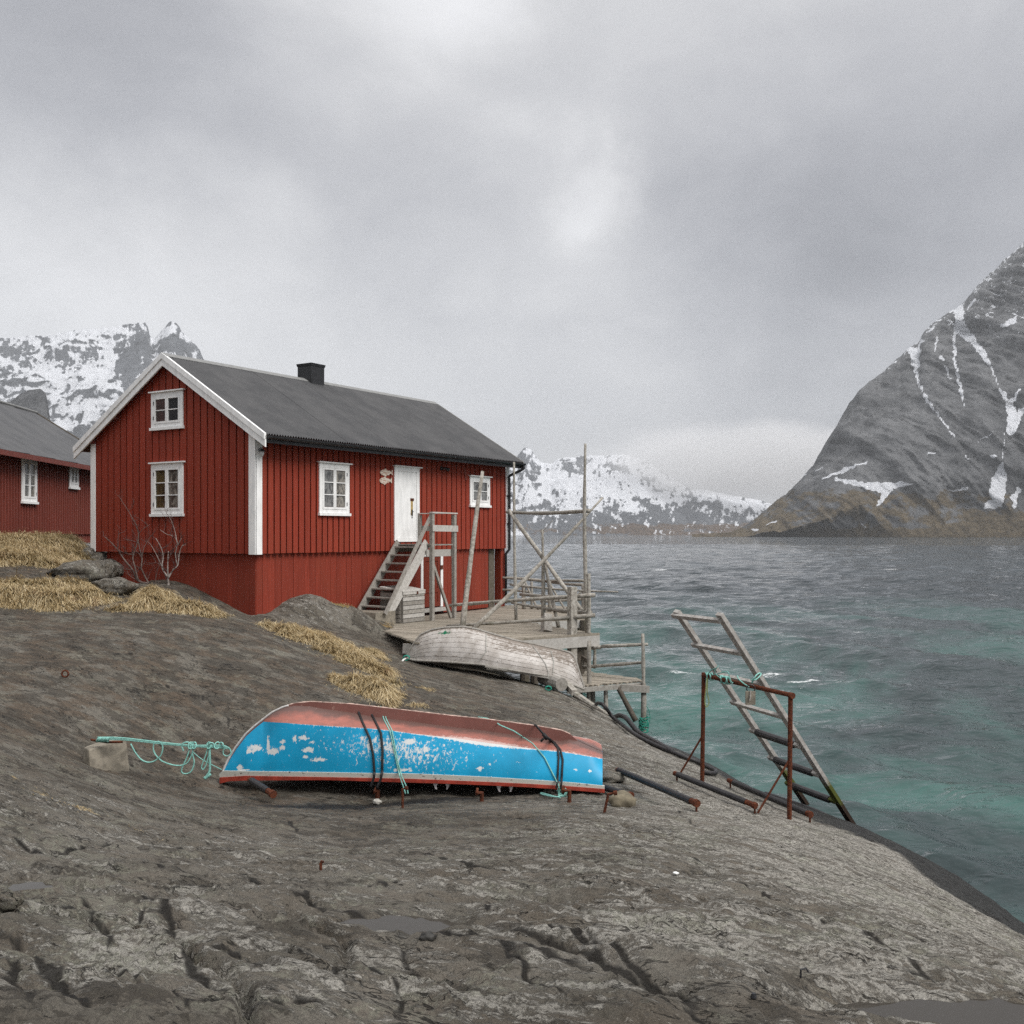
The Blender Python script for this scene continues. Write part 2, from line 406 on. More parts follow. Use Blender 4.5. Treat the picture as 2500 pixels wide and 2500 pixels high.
for _ in range(44):
    cu, cv = _cr.uniform(-100, 2450), _cr.choice([_cr.uniform(1960, 2480), _cr.uniform(2100, 2490), _cr.uniform(1560, 1900)])
    c_ = ground0(cu, cv); far_ = c_[1] > 9; ln_ = _cr.uniform(.25, .9)*(2.2 if far_ else 1); an_ = math.atan2(-.38, .92)+_cr.gauss(0, .30)
    if far_ and c_[0] > 1.5: continue
    P_ = [(c_[0]+0.0, c_[1]+0.0)]
    for _k in range(5):
        an_ += _cr.gauss(0, .35)*.6; P_.append((P_[-1][0]+math.cos(an_)*ln_/5, P_[-1][1]+math.sin(an_)*ln_/5))
    CRW.append((P_, .035*(2.0 if far_ else 1), .020*(1.6 if far_ else 1)))
PUD = [ground0(970, 2266), ground0(2300, 2478), ground0(75, 2165)]
PUDR = [(.30, .16), (.50, .12), (.10, .06)]
CRK = None
def rock_detail(x, y):
    x = np.atleast_1d(x); y = np.atleast_1d(y)
    s = x*.92-y*.38; t = x*.38+y*.92
    s = s+.35*fbm(x/1.7, y/1.7, 2, ox=31); t = t+.22*fbm(x/1.3, y/1.3, 2, ox=57)
    far = sstep(y, 9, 16)
    amp = 1-.45*far
    d = .15*fbm(x/3.4, y/3.4, 3, ox=3)*(1-.3*far)
    nearf = 1-sstep(y, 5.5, 9)
    d = d+amp*((.030+.030*nearf)*fbm(s/1.1, t/.42, 5, .5, ox=11)+.012*fbm(x/.22, y/.16, 4, .6, ox=5))
    led = ridged(s/1.9, t/.55, 4, .55, ox=21)
    d = d+amp*(.035+.06*nearf)*(led-.55)
    # terraces: small broken steps along the foliation
    q = fbm(s/1.3, t/.42, 3, ox=77)*5; d = d+(.020+.012*nearf)*(np.floor(q)+sstep(q-np.floor(q), .40, .60)-q)
    c = gn(s/1.35+4, t/.55); cm = sstep(gn(x/1.9+9, y/1.9), .05, .4)
    d = d-amp*.085*np.exp(-(c/.04)**2)*cm
    c = gn(s/.5+14, t/.17); cm = sstep(gn(x/1.1+29, y/1.1), .0, .45)
    d = d-amp*.03*np.exp(-(c/.07)**2)*cm
    for pts, wd, dp in CRW:
        xs_ = [q[0] for q in pts]; ys_ = [q[1] for q in pts]
        m_ = (x > min(xs_)-.5) & (x < max(xs_)+.5) & (y > min(ys_)-.5) & (y < max(ys_)+.5)
        if not m_.any(): continue
        xm, ym = x[m_], y[m_]
        dd, pp = seg_d(xm+.04*gn(xm*6, ym*6)+.012*gn(xm*25, ym*25), ym+.05*gn(xm*5+7, ym*5)+.015*gn(xm*24, ym*24+5), pts)
        f_ = np.sin(np.pi*np.clip(pp*.9+.05, 0, 1))**.5
        d[m_] = d[m_]-dp*.50*(.55*np.exp(-(dd/(wd*.5))**2)+.65*np.exp(-(dd/(wd*.2))**2))*f_
        if CRK is not None: CRK[m_] = np.maximum(CRK[m_], np.exp(-(dd/(wd*.16+.006))**2)*f_)
    return d
HUMPS = [(-4.85, 24.95, 1.15, .60, .36), (-5.75, 24.05, .42, .35, .16), (-3.6, 24.9, .5, .5, .14)]
def rock_z(x, y):
    b = rock_base(x, y); d = rock_detail(x, y); z = b+d
    for hx, hy, ax_, ay_, hh in HUMPS: z = z+hh*np.exp(-(((x-hx)/ax_)**2+((y-hy)/ay_)**2)**1.4)*(1+.25*gn(x*1.7, y*1.7))
    for (px_, py_), (ra, rb) in zip(PUD, PUDR):
        e = np.hypot((x-px_)/ra, (y-py_)/rb)+.35*fbm(x/.14+px_, y/.09, 3, ox=13)
        pz = float(rock_base(px_, py_))
        m = 1-sstep(e, .75, 1.7)
        z = z*(1-m)+(pz-.055+.07*np.clip(d, -.1, .1)+.06*np.clip(e-.3, 0, 2))*m
        rim = pz+.012-.10*np.maximum(e-1.5, 0); m2 = sstep(e, .95, 1.25)*(1-sstep(e, 2.2, 3.0))
        z = np.where(rim > z, z*(1-m2)+rim*m2, z)
    return z
def hit(u, v, dmin=2.0, dmax=34.0, n=1500):
    d = np.geomspace(dmin, dmax, n); x = (u-CX)/FOC*d; z = CAMZ-(v-HY)/FOC*d
    g = rock_z(x, d); k = int(np.argmax(z < g))
    if not (z < g).any(): k = n-1
    return Vector((float(x[k]), float(d[k]), float(g[k])))
def ground(x, y): return float(rock_z(np.array([x]), np.array([y]))[0])

def grid_faces(nr, nc):
    i = np.arange(nr-1)[:, None]*nc+np.arange(nc-1)[None, :]
    return np.stack([i, i+1, i+nc+1, i+nc], -1).reshape(-1, 4)
NTH, NRR = 700, 710
th = np.linspace(R(-64), R(58), NTH); rr = np.geomspace(1.6, 62, NRR)
RR, TH = np.meshgrid(rr, th, indexing='ij'); gx = RR*np.sin(TH); gy = RR*np.cos(TH)-3.2
CRK = np.zeros_like(gx)
gz = np.maximum(rock_z(gx, gy), -7.0)
crk_, CRK = CRK, None
me = new_mesh('rock', np.stack([gx, gy, gz], -1).reshape(-1, 3), grid_faces(NRR, NTH)[:, ::-1], True)
lift = sstep(gx/(np.abs(gy)+3), .05, .35)
uu = CX+gx/np.maximum(gy, .5)*FOC
def blob(x, y, u, v, rx, ry):
    c = ground0(u, v); return np.exp(-(((x-c[0])/rx)**2+((y-c[1])/ry)**2))
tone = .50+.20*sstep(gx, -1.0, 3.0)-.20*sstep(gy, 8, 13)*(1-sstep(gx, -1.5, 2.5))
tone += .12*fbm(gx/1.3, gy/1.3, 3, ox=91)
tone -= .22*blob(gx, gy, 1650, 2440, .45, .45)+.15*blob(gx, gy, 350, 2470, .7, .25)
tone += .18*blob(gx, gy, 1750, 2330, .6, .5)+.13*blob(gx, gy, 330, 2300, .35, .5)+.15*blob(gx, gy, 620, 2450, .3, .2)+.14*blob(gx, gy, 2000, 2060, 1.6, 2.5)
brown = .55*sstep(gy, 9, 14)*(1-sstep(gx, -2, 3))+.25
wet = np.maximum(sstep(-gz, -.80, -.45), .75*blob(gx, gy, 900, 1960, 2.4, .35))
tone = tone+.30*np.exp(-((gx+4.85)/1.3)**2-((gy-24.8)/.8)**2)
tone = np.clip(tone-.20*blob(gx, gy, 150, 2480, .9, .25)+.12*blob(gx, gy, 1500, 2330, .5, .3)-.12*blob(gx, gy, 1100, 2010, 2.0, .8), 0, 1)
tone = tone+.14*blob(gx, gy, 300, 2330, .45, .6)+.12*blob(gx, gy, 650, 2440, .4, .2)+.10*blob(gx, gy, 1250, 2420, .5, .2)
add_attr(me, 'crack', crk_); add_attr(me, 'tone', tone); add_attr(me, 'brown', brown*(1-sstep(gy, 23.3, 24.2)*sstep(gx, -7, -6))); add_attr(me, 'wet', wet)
def rock_fn(t, out):
    p = pos(t)
    pm = t.map(p, (1, 1, 1), rot=(0, 0, R(24)))
    tone = t.n('ShaderNodeAttribute', attribute_name='tone').outputs['Fac']
    brown = t.n('ShaderNodeAttribute', attribute_name='brown').outputs['Fac']
    wet = t.n('ShaderNodeAttribute', attribute_name='wet').outputs['Fac']
    T1 = t.math('SUBTRACT', tone, .5)
    grain = t.noise(p, 95, 3, .85)
    grain2 = t.noise(p, 34, 4, .8)
    big = t.noise(t.map(pm, (1, 1.6, 1)), .9, 4, .6)
    base = t.mix(t.rng(big, .38, .62), (.100, .092, .079), (.148, .139, .124))
    base = t.mix(t.math('MULTIPLY', brown, t.rng(t.noise(t.map(pm, (1, 2, 1), loc=(4, 4, 0)), 1.6, 6, .7), .44, .56)), base, (.098, .074, .055))
    # light weathered crust in sharp edged flakes drawn out along the foliation
    c1 = t.noise(t.map(pm, (1.0, 3.0, 1.6)), 2.2, 11, .73, .25)
    c2 = t.noise(t.map(pm, (1.0, 4.0, 2.0), loc=(3, 8, 1)), 6.5, 8, .76, .1)
    v1 = t.math('ADD', t.math('MULTIPLY', c1, .55), t.math('ADD', t.math('MULTIPLY', c2, .45), t.math('MULTIPLY', T1, .24)))
    crust = t.math('MULTIPLY', t.rng(v1, .505, .545), t.rng(grain2, .36, .50))
    base = t.mix(t.math('MULTIPLY', crust, .62), base, t.mix(t.rng(c2, .4, .6), (.235, .228, .212), (.36, .355, .34)))
    lich = t.math('MULTIPLY', t.rng(t.noise(t.map(p, loc=(9, 1, 4)), 1.3, 9, .75), .52, .58), t.rng(t.noise(p, 21, 6, .8), .46, .53))
    base = t.mix(t.math('MULTIPLY', lich, .50), base, (.212, .216, .180))
    sp = t.rng(t.noise(t.map(pm, (1, 3.6, 1), loc=(2, 7, 4)), 13, 6, .82), .615, .64)
    base = t.mix(t.math('MULTIPLY', sp, .8), base, (.40, .39, .365))
    # dark damp patches
    d1 = t.rng(t.math('SUBTRACT', t.noise(t.map(pm, (1, 2.4, 1.5), loc=(12, 3, 7)), 1.9, 10, .74), t.math('MULTIPLY', T1, .25)), .535, .575)
    base = t.mix(t.math('MULTIPLY', d1, .72), base, (.047, .041, .033))
    # broken dark dashes and hairline cracks
    ds = t.rng(t.noise(t.map(pm, (1, 5.5, 2), loc=(22, 7, 4)), 6.5, 5, .72), .615, .645)
    base = t.mix(t.math('MULTIPLY', ds, .9), base, (.018, .016, .013))
    def line(vec, sc, loc, wd, det):
        n = t.noise(t.map(vec, (1, 2.6, 1.5), loc=loc), sc, det, .6, .4)
        a = t.math('ABSOLUTE', t.math('SUBTRACT', n, .5)); return t.math('SUBTRACT', 1.0, t.rng(a, 0.0, wd))
    ck = t.math('MULTIPLY', line(pm, .75, (2, 6, 1), .0055, 6), t.rng(t.noise(t.map(p, loc=(6, 2, 2)), 1.1, 3), .46, .56))
    ck2 = t.math('MULTIPLY', line(pm, 2.3, (9, 1, 1), .010, 5), t.rng(t.noise(t.map(p, loc=(1, 12, 2)), 1.9, 3), .54, .62))
    ck = t.math('MAXIMUM', t.math('MAXIMUM', ck, ck2), t.rng(t.n('ShaderNodeAttribute', attribute_name='crack').outputs['Fac'], .25, .7))
    base = t.mix(t.math('MULTIPLY', ck, .92), base, (.014, .012, .010))
    base = t.mix(1.0, base, t.mix(t.rng(grain, .30, .70), (.74, .74, .74), (1.26, 1.25, 1.24)), 'MULTIPLY')
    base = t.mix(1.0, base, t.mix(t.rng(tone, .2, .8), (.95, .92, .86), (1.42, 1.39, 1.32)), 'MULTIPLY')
    # black weed line by the sea
    wf = t.rng(t.math('ADD', wet, t.math('MULTIPLY', t.math('SUBTRACT', c2, .5), .9)), .35, .65)
    base = t.mix(t.math('MULTIPLY', wf, .93), base, (.014, .014, .014))
    rough = t.math('SUBTRACT', .9, t.math('ADD', t.math('MULTIPLY', wf, .38), t.math('MULTIPLY', d1, .18)))
    h = t.math('ADD', t.math('MULTIPLY', crust, .22), t.math('ADD', t.math('MULTIPLY', c2, .9), t.math('MULTIPLY', grain2, .35)))
    h = t.math('SUBTRACT', h, t.math('ADD', t.math('MULTIPLY', ck, .7), t.math('MULTIPLY', ds, .35)))
    principled(t, out, **{'Base Color': base, 'Roughness': rough, 'Specular IOR Level': .28, 'Normal': bump(t, h, 1.0, .05)})
M_rock = material('rock', rock_fn)
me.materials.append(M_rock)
rock = bpy.data.objects.new('rock_shore', me); col.objects.link(rock); rock['kind'] = 'structure'
def pud_fn(t, out):
    principled(t, out, **{'Base Color': (.045, .040, .034, 1), 'Roughness': .08, 'IOR': 1.33, 'Normal': bump(t, t.noise(pos(t), 9, 2), .05, .01)})
M_puddle = material('puddle_water', pud_fn)
for (px_, py_), (ra, rb) in zip(PUD, PUDR):
    pz = float(rock_base(px_, py_))-.004; b = MB(); k = 40
    vs = [(px_, py_, pz)]+[(px_+math.cos(a)*ra*1.32, py_+math.sin(a)*rb*1.32, pz) for a in [2*math.pi*i/k for i in range(k)]]
    b.add(vs, [(0, 1+i, 1+(i+1) % k) for i in range(k)]); tag(b.build('puddle', M_puddle), kind='structure')

# ------------------------------------------------------------------ the sea
NWT, NWR = 370, 830
th = np.linspace(R(-32), R(46), NWT); rr = np.r_[np.geomspace(6, 420, NWR)]
RR, TH = np.meshgrid(rr, th, indexing='ij'); wx = RR*np.sin(TH); wy = RR*np.cos(TH)
dr = np.gradient(rr)[:, None]; dw = np.maximum(dr, RR*(th[1]-th[0])*.45)
wz = np.zeros_like(wx); ddx = np.zeros_like(wx); ddy = np.zeros_like(wx)
lam = np.geomspace(.55, 11, 52)
for i, L in enumerate(lam):
    a = R(250)+RNG.normal(0, .55); k = 2*np.pi/L; ph = RNG.uniform(0, 6.28)
    fade = 1-sstep(dw/L, .22, .45)
    g = .55+.9*np.clip(fbm(wx/(L*5)+i*3, wy/(L*5), 2, ox=i*1.7), -.6, .9)
    A = .0135*L**.97*g*fade*(1.0 if L < 2 else (2/L)**.65)
    arg = k*(wx*math.cos(a)+wy*math.sin(a))+ph+.9*gn(wx/(L*2.2)+i, wy/(L*2.2)-i)
    wz += A*np.cos(arg); ddx -= A*math.cos(a)*np.sin(arg)*.8; ddy -= A*math.sin(a)*np.sin(arg)*.8
crest = wz/ (np.std(wz)+1e-6)
wz2 = wz+.10*np.maximum(wz, 0)**1.5
calm = sstep(RR, 6, 16)*.35+.65
Vw = np.stack([wx+ddx*calm, wy+ddy*calm, wz2*calm], -1)
# continue as a flat sheet to the far shore
th_o = th; rings = [430, 900, 2500, 7200]
me = new_mesh('sea', Vw.reshape(-1, 3), grid_faces(NWR, NWT)[:, ::-1], True)
foam = sstep(crest, 2.15, 2.9)*sstep(gn(wx/2.3, wy/1.1), .15, .5)*sstep(fbm(wx/14, wy/14, 2, ox=8), .0, .3)
for (fu, fv, fw_, fh_) in [(1905,1655,1.1,.30),(1680,1648,.8,.25),(1960,1668,.8,.12),(2090,1543,.8,.12),(2190,1426,1.8,.7),(2240,1348,3,3),(2170,1390,1.6,1),(1610,1392,1.2,.8)]:
    dd_ = CAMZ*FOC/(fv-HY); fx = (fu-CX)/FOC*dd_
    foam = np.maximum(foam, np.exp(-((wx-fx)/fw_)**2-((wy-dd_)/fh_)**2)*1.0)
add_attr(me, 'foam', foam)
def sea_fn(t, out):
    p = pos(t)
    foam = t.n('ShaderNodeAttribute', attribute_name='foam').outputs['Fac']
    sx = t.n('ShaderNodeSeparateXYZ', {0: p})
    # pale sand and dark weed on the bed show as teal and slate patches, deeper water further out
    yy = sx.outputs[1]
    near = t.math('SUBTRACT', 1.0, t.rng(yy, 22, 80))
    pt = t.noise(t.map(p, (1, .45, 1), rot=(0, 0, R(20))), .095, 5, .6, .8)
    patch = t.rng(pt, .42, .60)
    teal = t.mix(patch, (.022, .034, .036), (.042, .108, .094))
    deep = t.mix(t.rng(t.noise(p, .02, 3), .4, .6), (.014, .021, .025), (.024, .034, .039))
    cc = t.mix(near, deep, teal)
    spk = t.rng(t.noise(p, 7, 5, .8), .40, .62)
    ff = t.math('MULTIPLY', t.rng(t.math('ADD', foam, t.math('MULTIPLY', t.math('SUBTRACT', t.noise(t.map(p, (1, 2.2, 1)), 2.2, 6, .75), .5), 1.1)), .45, .75), spk)
    cc2 = t.mix(ff, cc, (.78, .80, .80))
    def wv(sc, st, rot, det, dist=.4): return t.noise(t.map(p, (st, 1.0, 1), rot=(0, 0, R(rot))), sc, det, .55, dist)
    def band(a0, a1, b0, b1_): return t.math('MULTIPLY', t.rng(yy, a0, a1), t.math('SUBTRACT', 1.0, t.rng(yy, b0, b1_)))
    terms = [(wv(6.5, .7, -18, 2, .8), .022, None), (wv(1.9, .6, 14, 2, .6), .15, None), (wv(2.6, .7, -22, 2, .5), .07, None),
             (wv(.62, .5, 8, 3), .62, t.rng(yy, 25, 90)), (wv(.17, .45, 5, 3), 1.9, t.rng(yy, 100, 350)), (wv(.045, .4, 3, 3), 6.0, t.rng(yy, 350, 1100))]
    h = None
    for nz_, am, f_ in terms:
        q_ = t.math('MULTIPLY', nz_, am)
        if f_ is not None: q_ = t.math('MULTIPLY', q_, f_)
        h = q_ if h is None else t.math('ADD', h, q_)
    nr = bump(t, h, .9, 1.0)
    principled(t, out, **{'Base Color': cc2, 'Roughness': t.math('ADD', .04, t.math('MULTIPLY', ff, .6)), 'IOR': 1.33, 'Normal': nr})
M_sea = material('sea_water', sea_fn); me.materials.append(M_sea)
sea = bpy.data.objects.new('sea', me); col.objects.link(sea); sea['kind'] = 'structure'
b = MB()
b.add([(-5200, 380, -.22), (5200, 380, -.22), (5200, 6400, -.22), (-5200, 6400, -.22)], [(0, 1, 2, 3)])
b.add([(-5200, -260, -.6), (5200, -260, -.6), (5200, 380, -.6), (-5200, 380, -.6)], [(0, 1, 2, 3)])
o = b.build('sea', M_sea, origin=(0, 0, 0)); o['kind'] = 'structure'

# ------------------------------------------------------------------ mountains
def interp_prof(prof, u): return np.interp(u, [p[0] for p in prof], [p[1] for p in prof])
def mountain(name, prof, d0, d1, u0, u1, nu, nt, relief, attrs, mat, back=1.35, jag=6, pw=.85):
    us = np.linspace(u0, u1, nu); ts = np.r_[np.linspace(0, 1, nt), np.linspace(1.04, back, 12)]
    T, U = np.meshgrid(ts, us, indexing='ij')
    vr = interp_prof(prof, us); vr = vr+jag*fbm(us/23, us*0+3, 5, .62)*np.clip((HY-vr)/60, 0, 1)
    D0 = np.interp(us, *d0); D1 = np.interp(us, *d1)
    zr = (HY-vr)/FOC*D1+CAMZ
    Tc = np.clip(T, 0, 1)
    D = D0+(D1-D0)*T
    S = Tc**pw*(1-np.clip((T-1)/(back-1), 0, 1)**1.2)
    Z = -3+(zr+3)*S
    X = (U-CX)/FOC*D
    hd, hz_ = relief(X, Z, U, Tc)
    edge = np.clip((1-T)*9, 0, 1)*np.clip(T*8, 0, 1)*np.clip(zr/60, 0, 1)
    D = D-hd*edge; Z = Z+hz_*edge; X = (U-CX)/FOC*D
    vv = HY-(Z-CAMZ)/D*FOC
    me = new_mesh(name, np.stack([X, D, Z], -1).reshape(-1, 3), grid_faces(len(ts), nu)[:, ::-1], True)
    for k, a in attrs(X, Z, U, vv, Tc, me).items(): add_attr(me, k, a)
    me.materials.append(mat)
    o = bpy.data.objects.new(name, me); col.objects.link(o); o['kind'] = 'structure'; return o
def mtn_fn(rockc, rockc2, snowc=(.80, .82, .86), vegc=(.13, .095, .055), sc=.02):
    def fn(t, out):
        p = pos(t)
        snow = t.n('ShaderNodeAttribute', attribute_name='snow').outputs['Fac']
        veg = t.n('ShaderNodeAttribute', attribute_name='veg').outputs['Fac']
        st = t.noise(t.map(p, (1, .6, .55), rot=(0, R(25), 0)), sc, 8, .7, .6)
        f2 = t.noise(t.map(p, (1.2, .6, 1)), sc*4.5, 7, .75)
        cc = t.mix(t.rng(st, .35, .65), rockc, rockc2)
        cc = t.mix(t.math('MULTIPLY', t.rng(f2, .5, .66), .6), cc, tuple(x*.45 for x in rockc))
        vg = t.rng(t.math('ADD', veg, t.math('MULTIPLY', t.math('SUBTRACT', f2, .5), 1.3)), .42, .62)
        vc = t.mix(t.rng(t.noise(p, sc*7, 5, .7), .35, .65), vegc, tuple(x*.5 for x in vegc))
        cc = t.mix(vg, cc, vc)
        sf = t.rng(t.math('ADD', snow, t.math('MULTIPLY', t.math('SUBTRACT', t.noise(t.map(p, (1, 1, .8)), sc*6, 8, .74), .5), 1.0)), .40, .60)
        cc = t.mix(sf, cc, snowc)
        h = t.math('ADD', st, t.math('MULTIPLY', f2, .5))
        principled(t, out, **{'Base Color': cc, 'Roughness': .9, 'Specular IOR Level': .15, 'Normal': bump(t, h, 1.0, .5/sc)})
    return fn
M_mtn_r = material('mountain_rock_near', mtn_fn((.092, .095, .100), (.215, .218, .224), vegc=(.175, .138, .088), sc=.016))
M_mtn_f = material('mountain_rock_far', mtn_fn((.085, .092, .105), (.14, .15, .165), vegc=(.15, .10, .065), sc=.011))
RK = .41408
def C(pts): return [(1700+x*RK, 550+y*RK, w_*RK) for x, y, w_ in pts]
COUL = [C(c) for c in [
 [(1245,735,25),(1285,750,85),(1290,800,50),(1300,870,24),(1315,950,18),(1370,1045,14),(1440,1140,16),(1520,1245,7)],
 [(1555,490,55),(1545,560,62),(1570,620,75),(1640,690,46),(1700,770,34),(1745,850,20),(1785,950,7),(1830,1030,38),(1860,1090,62),(1868,1150,80),(1860,1205,66)],
 [(1910,970,14),(1850,1050,34)],[(1925,1080,30),(1890,1130,60)],
 [(1530,600,34),(1518,720,18),(1530,850,18),(1560,965,26),(1577,1085,5)],
 [(745,1490,14),(850,1455,26),(920,1425,12),(1000,1400,14)],[(820,1498,18),(950,1525,42),(1080,1548,62),(1200,1528,34),(1280,1525,9)],[(1130,1560,58),(1060,1668,8)],
 [(1802,1405,18),(1790,1490,95),(1775,1560,120),(1775,1630,80),(1690,1670,9)],[(1900,1565,34),(1870,1610,50),(1880,1655,30)],
 [(1475,1565,6),(1530,1568,14),(1600,1550,14)],[(1790,590,16),(1830,583,52),(1885,550,18)],[(1408,745,14),(1420,665,18)],[(1825,1230,9),(1798,1390,5)],
 [(1660,1275,7),(1755,1222,9)],[(440,1605,9),(480,1580,16)],[(330,1790,20),(355,1798,18)],[(410,1765,6),(470,1742,12)],[(1370,1350,9),(1410,1338,9)],
 [(1590,1360,10),(1610,1380,8)],[(1735,1360,12),(1775,1365,10)],[(560,1510,8),(640,1465,6)],[(700,1450,7),(745,1428,8)],[(1590,500,10),(1640,440,16)],[(1370,630,16),(1400,600,10)],
 [(1480,560,8),(1520,590,14)],[(1290,760,10),(1335,680,14)],[(975,1765,8),(1000,1775,10)],[(1500,900,14),(1450,790,12)],[(1440,780,26),(1452,785,26)]]]
def relief_r(X, Z, U, T):
    s = X*.8+Z*.35
    h = 75*ridged(s/240, Z/520, 5, .55, ox=3)+30*ridged(X/48+Z/260, Z/170, 5, .6, ox=9)+60*fbm(X/420, Z/300, 3, ox=2)
    return (h-40)*.9, 10*fbm(X/45, Z/110, 4, ox=12)
def attrs_r(X, Z, U, vv, T, me):
    snow = np.zeros_like(X)
    wu = U+5*gn(U/14, vv/14)+2*gn(U/5, vv/5+4); wv = vv+5*gn(U/13+8, vv/13)
    brk = fbm(U/9, vv/7, 4, .65, ox=41)*1.6
    for c in COUL:
        d, p = seg_d(wu, wv, c); w_ = np.interp(p, np.linspace(0, 1, len(c)), [q[2] for q in c])/2
        snow = np.maximum(snow, np.clip(.5+(w_*.85-d)/3.4+.22*brk, 0, 1))
    up = sstep(-vv, -960, -760)*sstep(U, 2190, 2290)
    fl = fbm((U+vv*.6)/26, (vv-U*.45)/5.5, 5, .65, ox=4)
    snow = np.maximum(snow, np.clip(.5+(fl-.40+.18*up)*2.2, 0, .9)*up)
    rim = np.exp(-((vv-interp_prof(PROF_R, U))/14)**2)*sstep(U, 2080, 2200); snow = np.maximum(snow, rim*np.clip(.5+gn(U/7, vv/7)*.9, 0, 1)*.8)
    low = sstep(vv, 1165, 1215)
    veg = low*(.50+.62*fbm(U/55, vv/26, 5, .6, ox=6))
    veg += .55*np.exp(-((U-2440)/110)**2-((vv-1290)/45)**2)*sstep(vv, 1240, 1270)+.35*np.exp(-((U-2100)/70)**2-((vv-1225)/28)**2)+.4*np.exp(-((U-1900)/70)**2-((vv-1285)/24)**2)+.3*sstep(vv, 1283, 1300)
    veg += .25*np.exp(-((vv-1165)/22)**2-((U-2330)/90)**2)
    return {'snow': snow, 'veg': veg}
PROF_R = [(1700,1304),(1783,1299),(1812,1287),(1840,1270),(1862,1250),(1895,1222),(1928,1198),(1950,1176),(1985,1135),(2013,1085),(2040,1043),(2062,1004),(2073,984),(2090,962),(2118,935),(2160,905),(2190,875),(2215,853),(2240,836),(2255,812),(2272,792),(2300,775),(2316,763),(2345,745),(2372,715),(2400,682),(2432,655),(2462,625),(2500,592),(2620,500),(2760,420),(2900,400),(3100,520),(3500,800),(3900,1100),(4200,1280)]
mountain('mountain_shore', PROF_R, ([1700, 1800, 2200, 3000, 4200], [1500, 1480, 1350, 1250, 1300]), ([1700, 1783, 1900, 2200, 2500, 3000, 4200], [1510, 1500, 1620, 1900, 2100, 2200, 2100]),
         1690, 4200, 640, 270, relief_r, attrs_r, M_mtn_r, jag=7)
def relief_f(X, Z, U, T):
    h = 170*ridged(X/700, Z/520, 5, .55, ox=14)+55*ridged(X/160, Z/200, 4, .55, ox=19)
    return (h-130)*.9, 40*fbm(X/260, Z/130, 4, ox=2)
def attrs_far(bias, flow, spots):
    def fn(X, Z, U, vv, T, me):
        n = len(me.vertices); nr = np.empty(n*3, np.float32)
        me.vertex_normals.foreach_get('vector', nr); nz = nr.reshape(-1, 3)[:, 2].reshape(X.shape)
        a = fbm(U/30, vv/22, 6, .62, ox=33)+.5*fbm(U/9, vv/14, 4, .65, ox=3)
        snow = .5+bias+.95*a+.55*fbm(U/8+vv/30, vv/24, 3, .6, ox=71)+.9*(np.abs(nz)-.50)
        for (su, sv, sx_, sy_, am) in spots: snow = snow+am*np.exp(-((U-su)/sx_)**2-((vv-sv)/sy_)**2)
        snow = snow-flow*sstep(vv, 1215, 1285)
        veg = sstep(vv, 1268, 1285)*(.4+.3*sstep(U, 1420, 1500)+.5*fbm(U/50, vv/12, 4, ox=8))
        return {'snow': snow, 'veg': veg}
    return fn
S_ = 1.29399
PROF_L = [(-900,900),(-400,830),(-60,826),(0,825),(40,824),(78,818),(110,820),(143,813),(165,808),(220,802),(262,800),(310,791),(345,787),(357,786),(363,805),(366,823),(380,825),(390,812),(400,800),(412,787),(420,783),(432,790),(444,806),(455,820),(468,832),(480,843),(488,855),(494,872),(520,905),(570,960),(640,1010),(760,1060),(900,1080),(1050,1110),(1200,1200),(1300,1290)]
mountain('mountain_range', PROF_L, ([-900, 1300], [2600, 2900]), ([-900, 1300], [3700, 3800]), -900, 1300, 540, 180, relief_f,
         attrs_far(-.02, .3, [(310, 900, 30, 60, -.75), (345, 850, 22, 45, -.7), (230, 870, 40, 18, -.45), (140, 880, 30, 40, -.35), (40, 880, 35, 40, -.45), (120, 920, 30, 30, .35), (265, 860, 12, 45, .6),
                              (420, 850, 20, 50, -.30), (60, 960, 60, 40, -.1), (250, 1000, 70, 50, .25), (265, 985, 14, 30, -.35)]), M_mtn_f, jag=5)
PROF_M = [(1040,1290),(1100,1180),(1160,1110),(1215,1105),(1245,1110),(1262,1114),(1278,1096),(1287,1091),(1296,1097),(1305,1110),(1320,1128),(1345,1132),(1365,1120),(1385,1116),(1405,1117),(1425,1112),(1470,1112),(1530,1110),(1580,1128),(1640,1165),(1672,1186),(1690,1195),(1720,1196),(1750,1202),(1800,1212),(1850,1220),(1900,1235),(2000,1270),(2150,1295)]
mountain('mountain_fjord', PROF_M, ([1040, 2150], [3000, 3100]), ([1040, 2150], [4300, 4200]), 1040, 2150, 430, 165, relief_f,
         attrs_far(-.10, .60, [(1280, 1130, 22, 35, -.45), (1390, 1140, 18, 16, -.8), (1420, 1130, 14, 16, -.6), (1510, 1142, 26, 12, -.8), (1690, 1225, 30, 26, -.4), (1700, 1250, 40, 20, -.3), (1740, 1230, 18, 12, -.5),
                              (1235, 1180, 20, 60, -.35), (1575, 1230, 22, 16, -.4), (1500, 1240, 30, 14, -.3), (1620, 1250, 30, 20, -.3), (1330, 1230, 14, 10, -.5), (1360, 1170, 30, 20, .3)]), M_mtn_f, jag=4)
PROF_C = [(-400,1120),(-200,1060),(0,985),(30,978),(52,960),(75,951),(100,949),(112,960),(117,985),(122,1020),(128,1050),(150,1100),(200,1190),(260,1290)]
def attrs_c(X, Z, U, vv, T, me):
    return {'snow': .22+.45*fbm(U/10+vv/20, vv/14, 5, .65, ox=5)+.16*sstep(U, 118, 124), 'veg': X*0+.12}
mountain('crag', PROF_C, ([-400, 260], [900, 900]), ([-400, 260], [1150, 1150]), -400, 260, 240, 110, lambda X, Z, U, T: (14*ridged(X/60, Z/60, 4, .55), 4*fbm(X/20, Z/20, 3)), attrs_c, M_mtn_r, jag=3)
